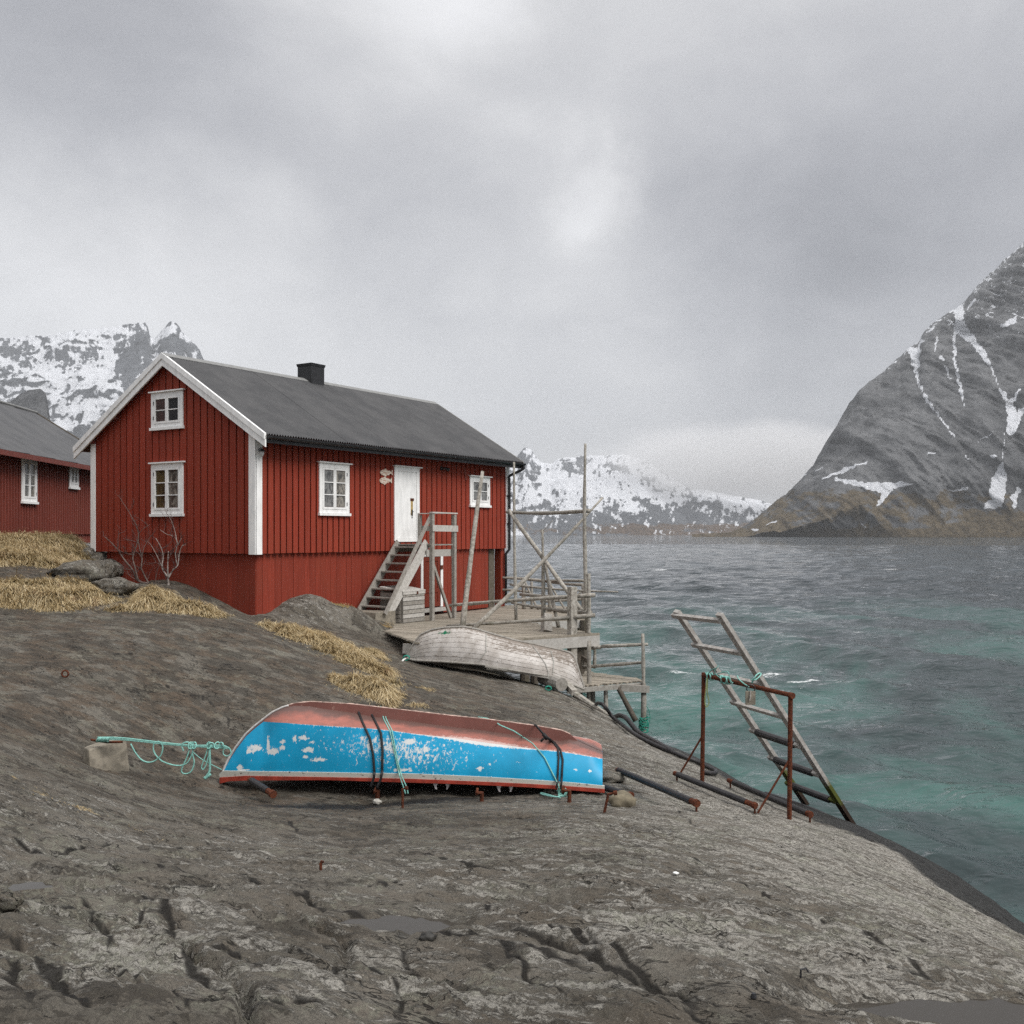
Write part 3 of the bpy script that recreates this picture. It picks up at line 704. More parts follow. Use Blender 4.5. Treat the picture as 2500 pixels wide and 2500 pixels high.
# ------------------------------------------------------------------ the big red cabin
A3 = Vector((.5366, .8438, 0)); B3 = Vector((-.8438, .5366, 0)); UP = Vector((0, 0, 1))
def H(a, b, z): return Vector((-6.01, 24, CAMZ+z))+A3*a+B3*b
def FG(s, n, z): return H(-n, WD-s, z)       # gable wall: s from its left corner, n outwards
def FL(s, n, z): return H(s, -n, z)          # long wall: s from the near corner, n outwards
LEN, WD, ZB = 10.9, 6.087, -.465
OH, EV = .20, .517
def roofz(b):
    b = b if b <= WD/2 else WD-b
    return 2.30+.61*(b+EV)
def fbox(b, F, s0, s1, n0, n1, z0, z1):
    p = [F(s, n, z) for z in (z0, z1) for s, n in ((s0, n0), (s1, n0), (s1, n1), (s0, n1))]
    return b.add(p, [(0, 1, 2, 3), (7, 6, 5, 4), (4, 5, 1, 0), (5, 6, 2, 1), (6, 7, 3, 2), (7, 4, 0, 3)])
def fprism(b, F, pts, n0, n1):
    """flat outline [(s, z)] given thickness from n0 to n1"""
    k = len(pts); v = [F(s, n0, z) for s, z in pts]+[F(s, n1, z) for s, z in pts]
    return b.add(v, [tuple(range(k)), tuple(reversed(range(k, 2*k)))]+[(i+k, (i+1) % k+k, (i+1) % k, i) for i in range(k)])
cabin = empty('red_cabin', H(LEN/2, WD/2, -2.4), 'large red timber cabin with grey corrugated roof and white trim beside the plank deck', 'cabin')
T_ = .09   # siding stands this far outside the lower wall
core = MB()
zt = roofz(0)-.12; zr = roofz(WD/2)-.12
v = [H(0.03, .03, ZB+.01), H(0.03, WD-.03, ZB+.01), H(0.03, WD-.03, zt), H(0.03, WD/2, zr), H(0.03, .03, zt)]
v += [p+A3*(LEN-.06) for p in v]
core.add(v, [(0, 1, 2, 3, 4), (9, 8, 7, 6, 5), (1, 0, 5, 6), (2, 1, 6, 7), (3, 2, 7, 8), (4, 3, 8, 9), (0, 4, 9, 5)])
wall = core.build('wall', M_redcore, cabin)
# boards: separate planks nailed over the wall, with a dark joint between them
s = .165; k = 0
while s < WD-.17:
    wdt = .255*(1+.06*(random.random()-.5)); e = min(s+wdt-.048, WD-.165); b = MB(); o_ = .034+.006*random.random()
    z0 = ZB-.012+.010*random.random()
    t0, t1 = roofz(WD-s)-.15, roofz(WD-e)-.15
    pts = [(s, z0), (e, z0), (e, t1)]+([(WD/2, roofz(WD/2)-.15)] if s < WD/2 < e else [])+[(s, t0)]
    fprism(b, FG, pts, -.03, o_); b.build('board', M_red, wall); s += wdt
s = .155
while s < LEN-.13:
    wdt = (.207 if s < 5 else .243)*(1+.06*(random.random()-.5)); e = min(s+wdt-.046, LEN-.125)
    b = MB(); fbox(b, FL, s, e, -.03, .034+.006*random.random(), ZB-.012+.010*random.random(), roofz(0)-.18); b.build('board', M_red, wall); s += wdt
# white corner boards
b = MB(); fbox(b, FG, WD-.162, WD+.052, .043, .066, -.49, 2.38); b.build('corner_board', M_white, cabin)
b = MB(); fbox(b, FL, -.028, .150, .043, .064, -.49, 2.30); b.build('corner_board', M_white, cabin)
b = MB(); fbox(b, FG, -.03, .160, .043, .066, -.47, 2.38); b.build('corner_board', M_white, cabin)
b = MB(); fbox(b, FL, LEN-.12, LEN+.03, .043, .064, -.48, 2.30); b.build('corner_board', M_white, cabin)
# plinth: vertical planks from the siding down to the rock
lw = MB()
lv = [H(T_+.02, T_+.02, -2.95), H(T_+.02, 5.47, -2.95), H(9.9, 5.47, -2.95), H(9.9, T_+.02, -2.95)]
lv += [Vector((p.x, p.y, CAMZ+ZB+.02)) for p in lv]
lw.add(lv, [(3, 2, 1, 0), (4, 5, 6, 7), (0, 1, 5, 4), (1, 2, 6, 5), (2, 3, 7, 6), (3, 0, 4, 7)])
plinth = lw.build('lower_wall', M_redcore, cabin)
s = .09
while s < 5.44:
    wdt = .19*(1+.25*(random.random()-.5)); e = min(s+wdt-.007, 5.46); b = MB()
    fbox(b, FG, WD-e, WD-s, -T_-.02, -T_+.012+.010*random.random(), -2.9, ZB+.02); b.build('plank', M_redlow, plinth); s += wdt
s = .09
while s < 9.92:
    wdt = .20*(1+.25*(random.random()-.5)); e = min(s+wdt-.007, 9.92)
    if not (6.42 < (s+e)/2 < 7.49):
        b = MB(); fbox(b, FL, s, e, -T_-.02, -T_+.012+.010*random.random(), -2.9 if s < 4.2 else -2.33, ZB+.02); b.build('plank', M_redlow, plinth)
    s += wdt
b = MB(); fbox(b, FG, WD-5.62, WD-5.50, -.3, -.08, -1.25, ZB); b.build('plank', M_redlow, plinth)
# stilts and dark undercroft at the sea end
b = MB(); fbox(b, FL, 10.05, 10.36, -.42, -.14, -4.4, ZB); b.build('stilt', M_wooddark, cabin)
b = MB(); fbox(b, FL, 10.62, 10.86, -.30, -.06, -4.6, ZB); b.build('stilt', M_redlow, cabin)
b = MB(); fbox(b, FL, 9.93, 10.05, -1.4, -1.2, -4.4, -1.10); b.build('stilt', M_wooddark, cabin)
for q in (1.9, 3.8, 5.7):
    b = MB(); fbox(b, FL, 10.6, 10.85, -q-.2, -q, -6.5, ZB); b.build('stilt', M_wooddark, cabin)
# windows
def window(F, parent, s0, s1, z0, z1, rows, name='window', left_hinge=True, curtains=None, tall=False, off=.042):
    """casing, sill and drip cap; two casements with panes and glazing bars"""
    tr = .115; m = MB()
    fbox(m, F, s0, s0+tr, off, off+.032, z0+.06, z1-.04); fbox(m, F, s1-tr, s1, off, off+.032, z0+.06, z1-.04)
    fbox(m, F, s0+tr, s1-tr, off, off+.030, z1-.04-tr, z1-.04); fbox(m, F, s0+tr, s1-tr, off, off+.030, z0+.06, z0+.06+tr*.8)
    w_ = m.build('window', M_white, parent)
    m = MB(); fbox(m, F, s0-.05, s1+.07, off, off+.085, z1-.038, z1-.005); m.build('drip_cap', M_white, w_)
    m = MB(); fbox(m, F, s0-.03, s1+.03, off, off+.07, z0-.01, z0+.058); m.build('sill', M_white, w_)
    a0, a1, c0, c1 = s0+tr+.004, s1-tr-.004, z0+.06+tr*.8+.004, z1-.044-tr; mid = (a0+a1)/2; st = .048
    for (x0, x1, side) in ((a0, mid-.004, 0), (mid+.004, a1, 1)):
        m = MB(); fbox(m, F, x0, x0+st, off, off+.040, c0, c1); fbox(m, F, x1-st, x1, off, off+.040, c0, c1)
        fbox(m, F, x0+st, x1-st, off, off+.039, c0, c0+st*1.1); fbox(m, F, x0+st, x1-st, off, off+.039, c1-st, c1)
        for r in range(1, rows):
            zc = c0+st*1.1+(c1-c0-2.1*st)*r/rows; fbox(m, F, x0+st, x1-st, off+.004, off+.036, zc-.011, zc+.011)
        m.build('sash', M_white, w_)
        for r in range(rows):
            hh = (c1-c0-2.1*st)/rows; zb_ = c0+st*1.1+hh*r; m = MB()
            fbox(m, F, x0+st, x1-st, off-.004, off+.012, zb_+.011, zb_+hh-.011)
            m.build('pane', M_glass if curtains is None else curtains[side], w_)
    for zc in (c0+.14, c1-.14):
        m = MB(); q = a0-.012 if left_hinge else a1+.012; fbox(m, F, q-.012, q+.012, off+.030, off+.048, zc-.045, zc+.045); m.build('hinge', M_black, w_)
    return w_
def panemat(name, c, c2, sc, rough=.08):
    def fn(t, out):
        n = t.noise(t.map(pos(t), (1, 1, .6)), sc, 4, .7, 1.0)
        principled(t, out, **{'Base Color': t.mix(t.rng(n, .4, .6), c, c2), 'Roughness': rough, 'Specular IOR Level': .8})
    return material(name, fn)
M_pl = panemat('pane_lace', (.05, .048, .042), (.24, .22, .19), 9)
M_py = panemat('pane_ochre', (.040, .032, .018), (.085, .065, .030), 3)
M_pg = panemat('pane_grey', (.05, .05, .05), (.19, .19, .185), 7)
M_pd = panemat('pane_brown', (.030, .015, .013), (.065, .030, .026), 3)
M_pk = panemat('pane_dark', (.006, .006, .007), (.018, .018, .02), 3)
window(FG, cabin, WD-3.65, WD-2.458, .44, 1.80, 3, curtains=(M_py, M_pl))
window(FG, cabin, WD-3.65, WD-2.458, 2.61, 3.585, 2, curtains=(M_pd, M_pk))
window(FL, cabin, 2.08, 3.20, .469, 1.83, 3, left_hinge=False, curtains=(M_pg, M_pl))
window(FL, cabin, 8.709, 9.80, .828, 1.80, 2, left_hinge=False, curtains=(M_pg, M_pg))
# upper door
m = MB(); fbox(m, FL, 5.066, 5.19, .03, .066, -.2, 1.86); fbox(m, FL, 6.07, 6.19, .03, .066, -.2, 1.86); fbox(m, FL, 5.19, 6.07, .03, .064, 1.74, 1.86)
fbox(m, FL, 5.02, 6.27, .03, .12, 1.862, 1.893); fbox(m, FL, 5.19, 6.07, .03, .064, -.225, -.12)
df = m.build('door_frame', M_white, cabin)
m = MB(); fbox(m, FL, 5.194, 5.98, .02, .050, -.118, 1.738); door = m.build('door', M_white, cabin)
m = MB(); fbox(m, FL, 5.984, 6.066, .02, .047, -.118, 1.738); m.build('door_jamb', M_white, df)
M_yrust = simple('rust_stain', (.42, .30, .12), .8, .3, 25)
m = MB(); fbox(m, FL, 5.80, 5.90, .0505, .0525, .52, .93); m.build('rust_streak', M_yrust, door)
m = MB(); fbox(m, FL, 5.78, 5.93, .051, .067, .93, 1.0); m.build('hasp', M_rust, door)
m = MB(); fbox(m, FL, 5.83, 5.885, .0526, .060, .50, .68); m.tube([FL(5.857, .056, .62), FL(5.857, .105, .62), FL(5.77, .112, .615)], .011, 6); m.build('door_handle', M_black, door)
m = MB(); m.tube([FL(5.857, .05, .46), FL(5.857, .062, .46)], .022, 8); m.build('keyhole', M_black, door)
# lower door
m = MB(); fbox(m, FL, 6.42, 6.53, -T_-.02, -T_+.03, -2.15, -.58); fbox(m, FL, 7.38, 7.49, -T_-.02, -T_+.03, -2.15, -.58); fbox(m, FL, 6.53, 7.38, -T_-.02, -T_+.028, -.66, -.58)
m.build('door_frame', M_white, cabin)
M_doorlow = red_paint('red_door_paint', (.17, .028, .014))
m = MB(); fbox(m, FL, 6.54, 7.37, -T_-.03, -T_-.005, -2.13, -.67); fbox(m, FL, 6.54, 6.66, -T_-.01, -T_+.012, -2.13, -.67); fbox(m, FL, 7.25, 7.37, -T_-.01, -T_+.012, -2.13, -.67)
for z0 in (-2.13, -1.72, -.80): fbox(m, FL, 6.66, 7.25, -T_-.01, -T_+.011, z0, z0+.12)
ld = m.build('door', M_doorlow, cabin, smooth=False); ld['label'] = 'low dark red plank door under the landing'
m = MB(); fbox(m, FL, 7.36, 7.46, -T_+.03, -T_+.05, -1.05, -.93); m.build('hasp', M_rust, ld)
m = MB(); fbox(m, FL, 6.36, 7.52, -T_-.02, .06, -2.27, -2.17); m.build('threshold', M_woodlight, cabin)
# roof: corrugated sheets on a dark deck
rd = MB()
for sgn in (0, 1):
    def RB(a, e, dz): b_ = e if sgn == 0 else WD-e; return H(a, b_, roofz(e)+dz)
    v = [RB(-OH+.02, -EV+.03, -.03), RB(LEN+.13, -EV+.03, -.03), RB(LEN+.13, WD/2, -.03), RB(-OH+.02, WD/2, -.03)]
    v += [p-UP*.09 for p in v]
    rd.add(v, [(0, 1, 2, 3), (7, 6, 5, 4), (0, 4, 5, 1), (1, 5, 6, 2), (2, 6, 7, 3), (3, 7, 4, 0)])
roof = rd.build('roof', simple('roof_underside', (.10, .035, .022), .8, .3, 7), cabin)
nS = 12; a0 = -OH-.01; tot = LEN+.15+OH
for sgn in (0, 1):
    for i in range(nS):
        x0 = a0+tot*i/nS; x1 = x0+tot/nS+.03; kk = 72; vs = []; fs = []
        lift = .004*(i % 2)
        for j in range(kk+1):
            a = x0+(x1-x0)*j/kk; h = .020*math.cos(2*math.pi*a/.0865)
            for e in (-EV-.02, WD/2-.02): vs.append(H(a, e if sgn == 0 else WD-e, roofz(e)+.012+h+lift))
        fs = [(2*j, 2*j+2, 2*j+3, 2*j+1) if sgn == 0 else (2*j+1, 2*j+3, 2*j+2, 2*j) for j in range(kk)]
        b = MB(); b.add(vs, fs); o = b.build('roof_sheet', M_roof, roof, smooth=True)
m = MB(); zr_ = roofz(WD/2)
for sg in (-1, 1):
    v = [H(-OH-.02, WD/2, zr_+.035), H(LEN+.16, WD/2, zr_+.035), H(LEN+.16, WD/2+sg*.17, zr_-.068), H(-OH-.02, WD/2+sg*.17, zr_-.068)]
    v += [p-UP*.012 for p in v]; m.add(v, [(0, 1, 2, 3), (7, 6, 5, 4), (0, 4, 5, 1), (1, 5, 6, 2), (2, 6, 7, 3), (3, 7, 4, 0)])
m.build('ridge_cap', simple('ridge_metal', (.20, .20, .195), .6, .2, 9), roof)
# bargeboards: a cap strip over a wide board, either slope
def rake(e0, e1, n0, n1, dz0, dz1, name, amat, base=-OH):
    m = MB()
    def P(e, n, dz): ee = e if e <= WD/2 else WD-e; return H(base-n, e, roofz(ee)+dz)
    ps = [e0, e1]
    v = [P(e0, n0, dz0), P(e1, n0, dz0), P(e1, n0, dz1), P(e0, n0, dz1), P(e0, n1, dz0), P(e1, n1, dz0), P(e1, n1, dz1), P(e0, n1, dz1)]
    m.add(v, [(0, 1, 2, 3), (7, 6, 5, 4), (0, 4, 5, 1), (1, 5, 6, 2), (2, 6, 7, 3), (3, 7, 4, 0)]); return m.build(name, amat, roof)
for (e0, e1) in ((-EV-.02, WD/2), (WD/2, WD+EV+.02)):
    rake(e0, e1, -.02, .022, -.29, -.02, 'bargeboard', M_white)
    rake(e0, e1, -.02, .048, -.115, .028, 'bargeboard_cap', M_white)
    rake(e0, e1, -LEN-OH-.17, -LEN-OH-.14, -.22, .03, 'bargeboard', simple('worn_trim', (.30, .29, .26), .7), )
# rafter ends under the left eave and purlins under the gable
for e in (1.1, 2.05, WD/2, WD-2.05, WD-1.05, WD-.1):
    zz_ = roofz(min(e, WD-e))-.30; m = MB(); fbox(m, lambda s, n, z: H(-n, s, z), e-.045, e+.045, -.02, OH-.03, zz_, zz_+.12); m.build('purlin_end', M_redtrim, roof)
# gutter, fascia and downpipe along the long eave
zg = roofz(-EV)
m = MB(); fbox(m, FL, -OH+.03, LEN+.12, EV-.05, EV-.02, zg-.20, zg-.03); m.build('fascia', M_black, cabin)
g = MB(); k0 = 9; vs = []
for a in (-OH+.03, LEN+.17):
    for j in range(k0):
        t = math.pi*j/(k0-1); vs.append(FL(a, EV+.045+.065*math.cos(t), zg-.04-.075*math.sin(t)))
g.add(vs, [(j, j+1, k0+j+1, k0+j) for j in range(k0-1)]+[tuple(range(k0)), tuple(reversed(range(k0, 2*k0)))]); g.build('gutter', M_black, cabin)
m = MB(); m.tube(poly_tube([FL(LEN+.10, EV+.04, zg-.10), FL(LEN+.10, EV+.03, zg-.22), FL(LEN-.06, .16, zg-.42), FL(LEN-.06, .13, zg-.55)], 4)+[FL(LEN-.06, .13, -.50), FL(LEN-.10, .06, -.60), FL(LEN-.12, .03, -.66), FL(LEN-.12, .03, -2.25)], .042, 8); m.build('downpipe', M_black, cabin, smooth=True)
for z in (1.2, .3): m = MB(); fbox(m, FL, LEN-.12, LEN+.0, .05, .18, z, z+.04); m.build('pipe_bracket', M_black, cabin)
# chimney: sheet metal box with a flared cap
cb = WD/2; ca = 5.05
m = MB(); zc = roofz(WD/2)
m.box6(H(ca, cb, zc+.02), A3*.27, B3*.27, UP*.36); ch = m.build('chimney', M_black, roof)
v0 = [H(ca+sx*q, cb+sy*q, zc+z) for q, z in ((.28, .375), (.30, .46)) for sx, sy in ((-1, -1), (1, -1), (1, 1), (-1, 1))]
m = MB(); m.add(v0, [(3, 2, 1, 0), (4, 5, 6, 7), (0, 1, 5, 4), (1, 2, 6, 5), (2, 3, 7, 6), (3, 0, 4, 7)]); m.build('chimney_cap', M_black, ch)
# things on the walls
def lantern(F, s, z, label, group=None, n=.056):
    e = empty('wall_lantern', F(s, n, z), label, 'lamp', group)
    m = MB(); m.tube([F(s, n, z+.02), F(s, n+.10, z+.06), F(s, n+.12, z+.02)], .012, 6); m.build('bracket', M_black, e)
    m = MB(); m.tube([F(s, n+.12, z+.035), F(s, n+.12, z-.01), F(s, n+.12, z-.03)], [.02, .075, .085], 10); m.build('cap', M_black, e)
    m = MB(); m.tube([F(s, n+.12, z-.03), F(s, n+.12, z-.09), F(s, n+.12, z-.15)], [.055, .05, .02], 10); m.build('glass', simple('lamp_glass', (.5, .5, .5), .1), e)
lantern(FL, .03, 1.95, 'small black and glass wall lantern high on the white corner board')
e = empty('wall_spotlight', FL(7.28, .03, 1.92), 'small black outdoor light on the red wall right of the white door', 'lamp')
m = MB(); fbox(m, FL, 7.20, 7.30, .03, .06, 1.87, 1.97); m.build('mounting_plate', M_black, e)
m = MB(); m.tube([FL(7.25, .06, 1.93), FL(7.33, .13, 1.92), FL(7.43, .19, 1.88)], [.03, .035, .07], 8); m.build('lamp_head', M_black, e)
m = MB(); fprism(m, FL, [(8.38, 2.0), (8.47, 2.02), (8.60, 1.66), (8.48, 1.62)], .031, .06)
tag(m.build('wall_bracket', M_redold), 'small slanted red board nailed beside the end window', 'bracket')
def fish(s, z, label, flip):
    P = [(-.27, .01), (-.24, .045), (-.17, .085), (-.10, .10), (-.04, .135), (.0, .10), (.06, .085), (.10, .07), (.13, .085), (.17, .05), (.205, .045), (.235, .10), (.27, .11), (.262, .03), (.27, -.045), (.235, -.045), (.20, .0), (.14, -.015), (.10, -.06), (.06, -.045), (.0, -.08), (-.06, -.12), (-.09, -.085), (-.17, -.07), (-.24, -.035)]
    e = empty('fish_plaque', FL(s, .04, z), label, 'wall plaque', 'fish plaques beside the white door')
    m = MB(); k = 1
    fprism(m, FL, [(s+x, z+y*.95) for x, y in reversed(P)], .034, .055); m.build('body', material('fish_paint'+str(flip), lambda t, out: principled(t, out, **{'Base Color': t.mix(t.rng(t.noise(t.map(pos(t), (1, 1, 3)), 9, 5, .7), .42, .6), (.62, .58, .50), (.44, .27, .20)), 'Roughness': .8})), e)
    m = MB(); m.tube([FL(s-.20, .052, z+.03), FL(s-.20, .060, z+.03)], .012, 6); m.build('eye', M_black, e)
fish(4.73, 1.655, 'pale fish shaped plaque, the upper of the two beside the door', 0)
fish(4.70, 1.435, 'pale fish shaped plaque, the lower of the two beside the door', 1)

# ------------------------------------------------------------------ the second cabin at the left edge
A2 = Vector((-.06, .998, 0)); N2 = Vector((.998, .06, 0))
def G2(s, n, z): return Vector((-12.4-1.2, 20, CAMZ+z))+A2*s+N2*n
E2, L2 = 6.0, 18.6
cab2 = empty('red_cabin', G2(9, -3, -.5), 'darker red cabin partly cut off at the left edge, behind the grass', 'cabin')
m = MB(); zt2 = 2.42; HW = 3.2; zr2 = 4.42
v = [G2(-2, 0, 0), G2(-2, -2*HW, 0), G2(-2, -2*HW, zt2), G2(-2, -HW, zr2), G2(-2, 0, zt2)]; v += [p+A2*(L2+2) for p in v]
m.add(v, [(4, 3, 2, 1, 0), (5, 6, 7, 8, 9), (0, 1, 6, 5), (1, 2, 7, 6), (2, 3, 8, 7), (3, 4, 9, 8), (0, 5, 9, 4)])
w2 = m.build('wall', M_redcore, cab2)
s = 1.0
while s < 17.6:
    m = MB(); wdt = .19*(1+.08*(random.random()-.5)); fbox(m, G2, s, s+wdt*.62, -.01, .026+.004*random.random(), -.01-.01*random.random(), 2.34); m.build('board', M_redold, w2); s += wdt
m = MB(); fbox(m, G2, 0, 18.4, -.3, -.06, -1.6, 0.0); pl2 = m.build('lower_wall', M_redold, cab2)
s = 6.0
while s < 18.3:
    m = MB(); fbox(m, G2, s, s+.24, -.07, -.045, -1.5, -.005); m.build('plank', M_redold, pl2); s += .27
def s_of(u): k = (u-1250)/2500; return (( -13.6 - k*20)/(k*.998+.06))
window(G2, cab2, s_of(48), s_of(85), .885, 2.26, 3, left_hinge=False, curtains=(M_pg, M_pl), off=.042)
window(G2, cab2, s_of(165), s_of(187), 1.47, 2.30, 2, left_hinge=False, curtains=(M_pg, M_pg), off=.042)
m = MB(); ov = .42; ze = zt2-ov*.625+.10
def R2(s, n, dz): return G2(s, n, ze+(ov-n)*.625+dz)
for sg in (1,):
    v = [R2(-2.3, ov, 0), R2(L2+.25, ov, 0), R2(L2+.25, -HW, 0), R2(-2.3, -HW, 0)]; v += [p-UP*.10 for p in v]
    m.add(v, [(0, 1, 2, 3), (7, 6, 5, 4), (0, 4, 5, 1), (1, 5, 6, 2), (2, 6, 7, 3), (3, 7, 4, 0)])
zr2b = ze+(ov+HW)*.625
v = [G2(-2.3, -HW, zr2b), G2(L2+.25, -HW, zr2b), G2(L2+.25, -2*HW-ov, ze), G2(-2.3, -2*HW-ov, ze)]; v += [p-UP*.10 for p in v]
m.add(v, [(0, 1, 2, 3), (7, 6, 5, 4), (0, 4, 5, 1), (1, 5, 6, 2), (2, 6, 7, 3), (3, 7, 4, 0)])
rf2 = m.build('roof', M_roof, cab2)
for i in range(22):     # roofing strips with lapped seams
    s0 = -2.3+i*.95; s1 = min(s0+.945, L2+.24)
    if s0 > L2: break
    m = MB(); q = .012+.010*(i % 2); v = [R2(s0, ov+.02, q), R2(s1, ov+.02, q+.008), R2(s1, -HW, q+.008), R2(s0, -HW, q)]; v += [p-UP*.012 for p in v]
    m.add(v, [(0, 1, 2, 3), (7, 6, 5, 4), (0, 4, 5, 1), (1, 5, 6, 2), (2, 6, 7, 3), (3, 7, 4, 0)]); m.build('roof_sheet', M_roof, rf2)
m = MB(); m.tube([G2(-2.3, -HW, zr2b+.05), G2(L2+.27, -HW, zr2b+.05)], .055, 8); m.build('ridge_cap', MATS['ridge_metal'], rf2)
m = MB()
v = [R2(L2+.26, ov+.02, .05), R2(L2+.32, ov+.02, .05), R2(L2+.32, -HW, .05), R2(L2+.26, -HW, .05)]; v += [p-UP*.16 for p in v]
m.add(v, [(0, 1, 2, 3), (7, 6, 5, 4), (0, 4, 5, 1), (1, 5, 6, 2), (2, 6, 7, 3), (3, 7, 4, 0)]); m.build('bargeboard', M_wooddark, rf2)
m = MB(); fbox(m, G2, -2.3, L2+.2, ov-.01, ov+.025, ze-.15, ze-.005); m.build('fascia', M_redtrim, cab2)

# ------------------------------------------------------------------ stair with landing
ZD = -2.35
st = empty('wooden_stair', FL(4.6, .65, ZD), 'grey weathered stair with railed landing in front of the white door', 'stair')
def stair_mb(): return MB()
def tr_pt(t, n): return FL(5.05-1.5*t, n, -.33-1.67*t)
for n, ex in ((.16, 0.02), (1.14, .18)):
    m = MB(); d = (tr_pt(1+ex, n)-tr_pt(0, n)); m.beam(tr_pt(-.05, n), tr_pt(1+ex, n), .042, .235 if n < 1 else .27, up=UP)
    o = m.build('stringer', M_woodlight if n > 1 else M_wood, st)
for i in range(8):
    t = (i+.15)/7.6; c = tr_pt(t, .65); m = MB()
    m.box6(c+A3*.02, A3*.115, B3*.47, UP*.018); m.build('tread', M_wood, st)
for i in range(9):
    m = MB(); x0 = 5.08+i*.128; fbox(m, FL, x0, x0+.118, .04, 1.30, -.315-.004*(i % 2), -.285-.003*(i % 3)); m.build('landing_board', M_wood, st)
m = MB(); fbox(m, FL, 5.0, 6.2, 1.19, 1.23, -.62, -.43); m.build('joist', M_woodlight, st)
m = MB(); fbox(m, FL, 5.0, 6.2, .03, .07, -.50, -.33); m.build('joist', M_wooddark, st)
for a_, n_, top, bot in ((5.16, 1.28, .55, ZD-.02), (6.15, 1.30, .53, ZD-.02), (6.15, .09, .53, -.31)):
    m = MB(); m.beam(FL(a_, n_, bot), FL(a_, n_, top), .10, .10, up=A3); m.build('post', M_wood, st)
m = MB(); m.beam(FL(5.10, 1.29, .575), FL(6.24, 1.31, .565), .11, .035); m.build('handrail', M_woodlight, st)
m = MB(); m.beam(FL(6.15, .02, .575), FL(6.15, 1.20, .572), .10, .03); m.build('handrail', M_woodlight, st)
m = MB(); m.beam(FL(5.10, 1.345, .15), FL(6.24, 1.365, .14), .025, .17); m.build('guard_board', M_woodlight, st)
m = MB(); m.beam(FL(6.205, .05, .15), FL(6.205, 1.30, .15), .025, .15); m.build('guard_board', M_wood, st)
m = MB(); m.beam(FL(5.20, 1.22, .50), FL(3.23, 1.24, -2.05), .045, .10); m.build('handrail', M_wood, st)
m = MB(); m.beam(FL(5.25, 1.16, -.62), FL(6.02, 1.28, ZD+.03), .07, .07); m.build('brace', M_wood, st)

# ------------------------------------------------------------------ slatted box under the stair
bx = empty('slatted_box', FL(4.5, .9, ZD), 'grey slatted wooden storage box standing under the stair', 'box')
def BXF(s, n, z): return FL(s, n, z)
b0, b1, c0, c1, zb0, zb1 = 4.05, 4.97, .42, 1.15, ZD+.0, -1.50
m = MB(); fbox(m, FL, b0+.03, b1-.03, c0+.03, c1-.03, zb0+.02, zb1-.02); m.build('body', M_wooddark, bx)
for a_, n_ in ((b0+.04, c1-.04), (b1-.04, c1-.04), (b0+.04, c0+.04), (b1-.04, c0+.04)):
    m = MB(); m.beam(FL(a_, n_-.004, zb0), FL(a_, n_-.004, zb1-.005), .075, .075, up=A3); m.build('corner_post', M_wood, bx)
for i in range(7):
    z0 = zb0+.015+i*.113
    m = MB(); fbox(m, FL, b0+.005, b1, c1+.002, c1+.022, z0, z0+.098); m.build('slat', M_woodlight if i % 2 else M_wood, bx)
    m = MB(); fbox(m, FL, b0-.022, b0-.002, c0, c1-.07, z0, z0+.098); m.build('slat', M_wood, bx)
m = MB(); v = [FL(b0-.03, c1+.04, zb1+.0), FL(b1+.02, c1+.04, zb1), FL(b1+.02, c0-.02, zb1+.10), FL(b0-.03, c0-.02, zb1+.10)]; v += [p-UP*.03 for p in v]
m.add(v, [(0, 1, 2, 3), (7, 6, 5, 4), (0, 4, 5, 1), (1, 5, 6, 2), (2, 6, 7, 3), (3, 7, 4, 0)]); fbox(m, FL, b0-.01, b1+.01, c1+.024, c1+.04, zb1-.10, zb1-.035); m.build('lid', M_woodlight, bx)
m = MB(); fbox(m, FL, 4.60, 4.66, c1+.041, c1+.055, zb1-.10, zb1-.035); m.build('latch', M_rust, bx)
# concrete slab at the foot of the stair
def rbox(name, mat, F, s0, s1, n0, n1, z0, z1, label, cat, j=.03):
    m = MB(); p = [F(s+random.uniform(-j, j), n+random.uniform(-j, j), z+random.uniform(-j, j)) for z in (z0, z1) for s, n in ((s0, n0), (s1, n0), (s1, n1), (s0, n1))]
    m.add(p, [(0, 1, 2, 3), (7, 6, 5, 4), (4, 5, 1, 0), (5, 6, 2, 1), (6, 7, 3, 2), (7, 4, 0, 3)])
    o = tag(m.build(name, mat), label, cat); bv = o.modifiers.new('b', 'BEVEL'); bv.width = .02; bv.segments = 2; return o
rbox('stone_slab', M_concrete, FL, 2.95, 3.75, .10, 1.15, -2.5, -1.98, 'flat grey concrete slab at the foot of the stair', 'slab')

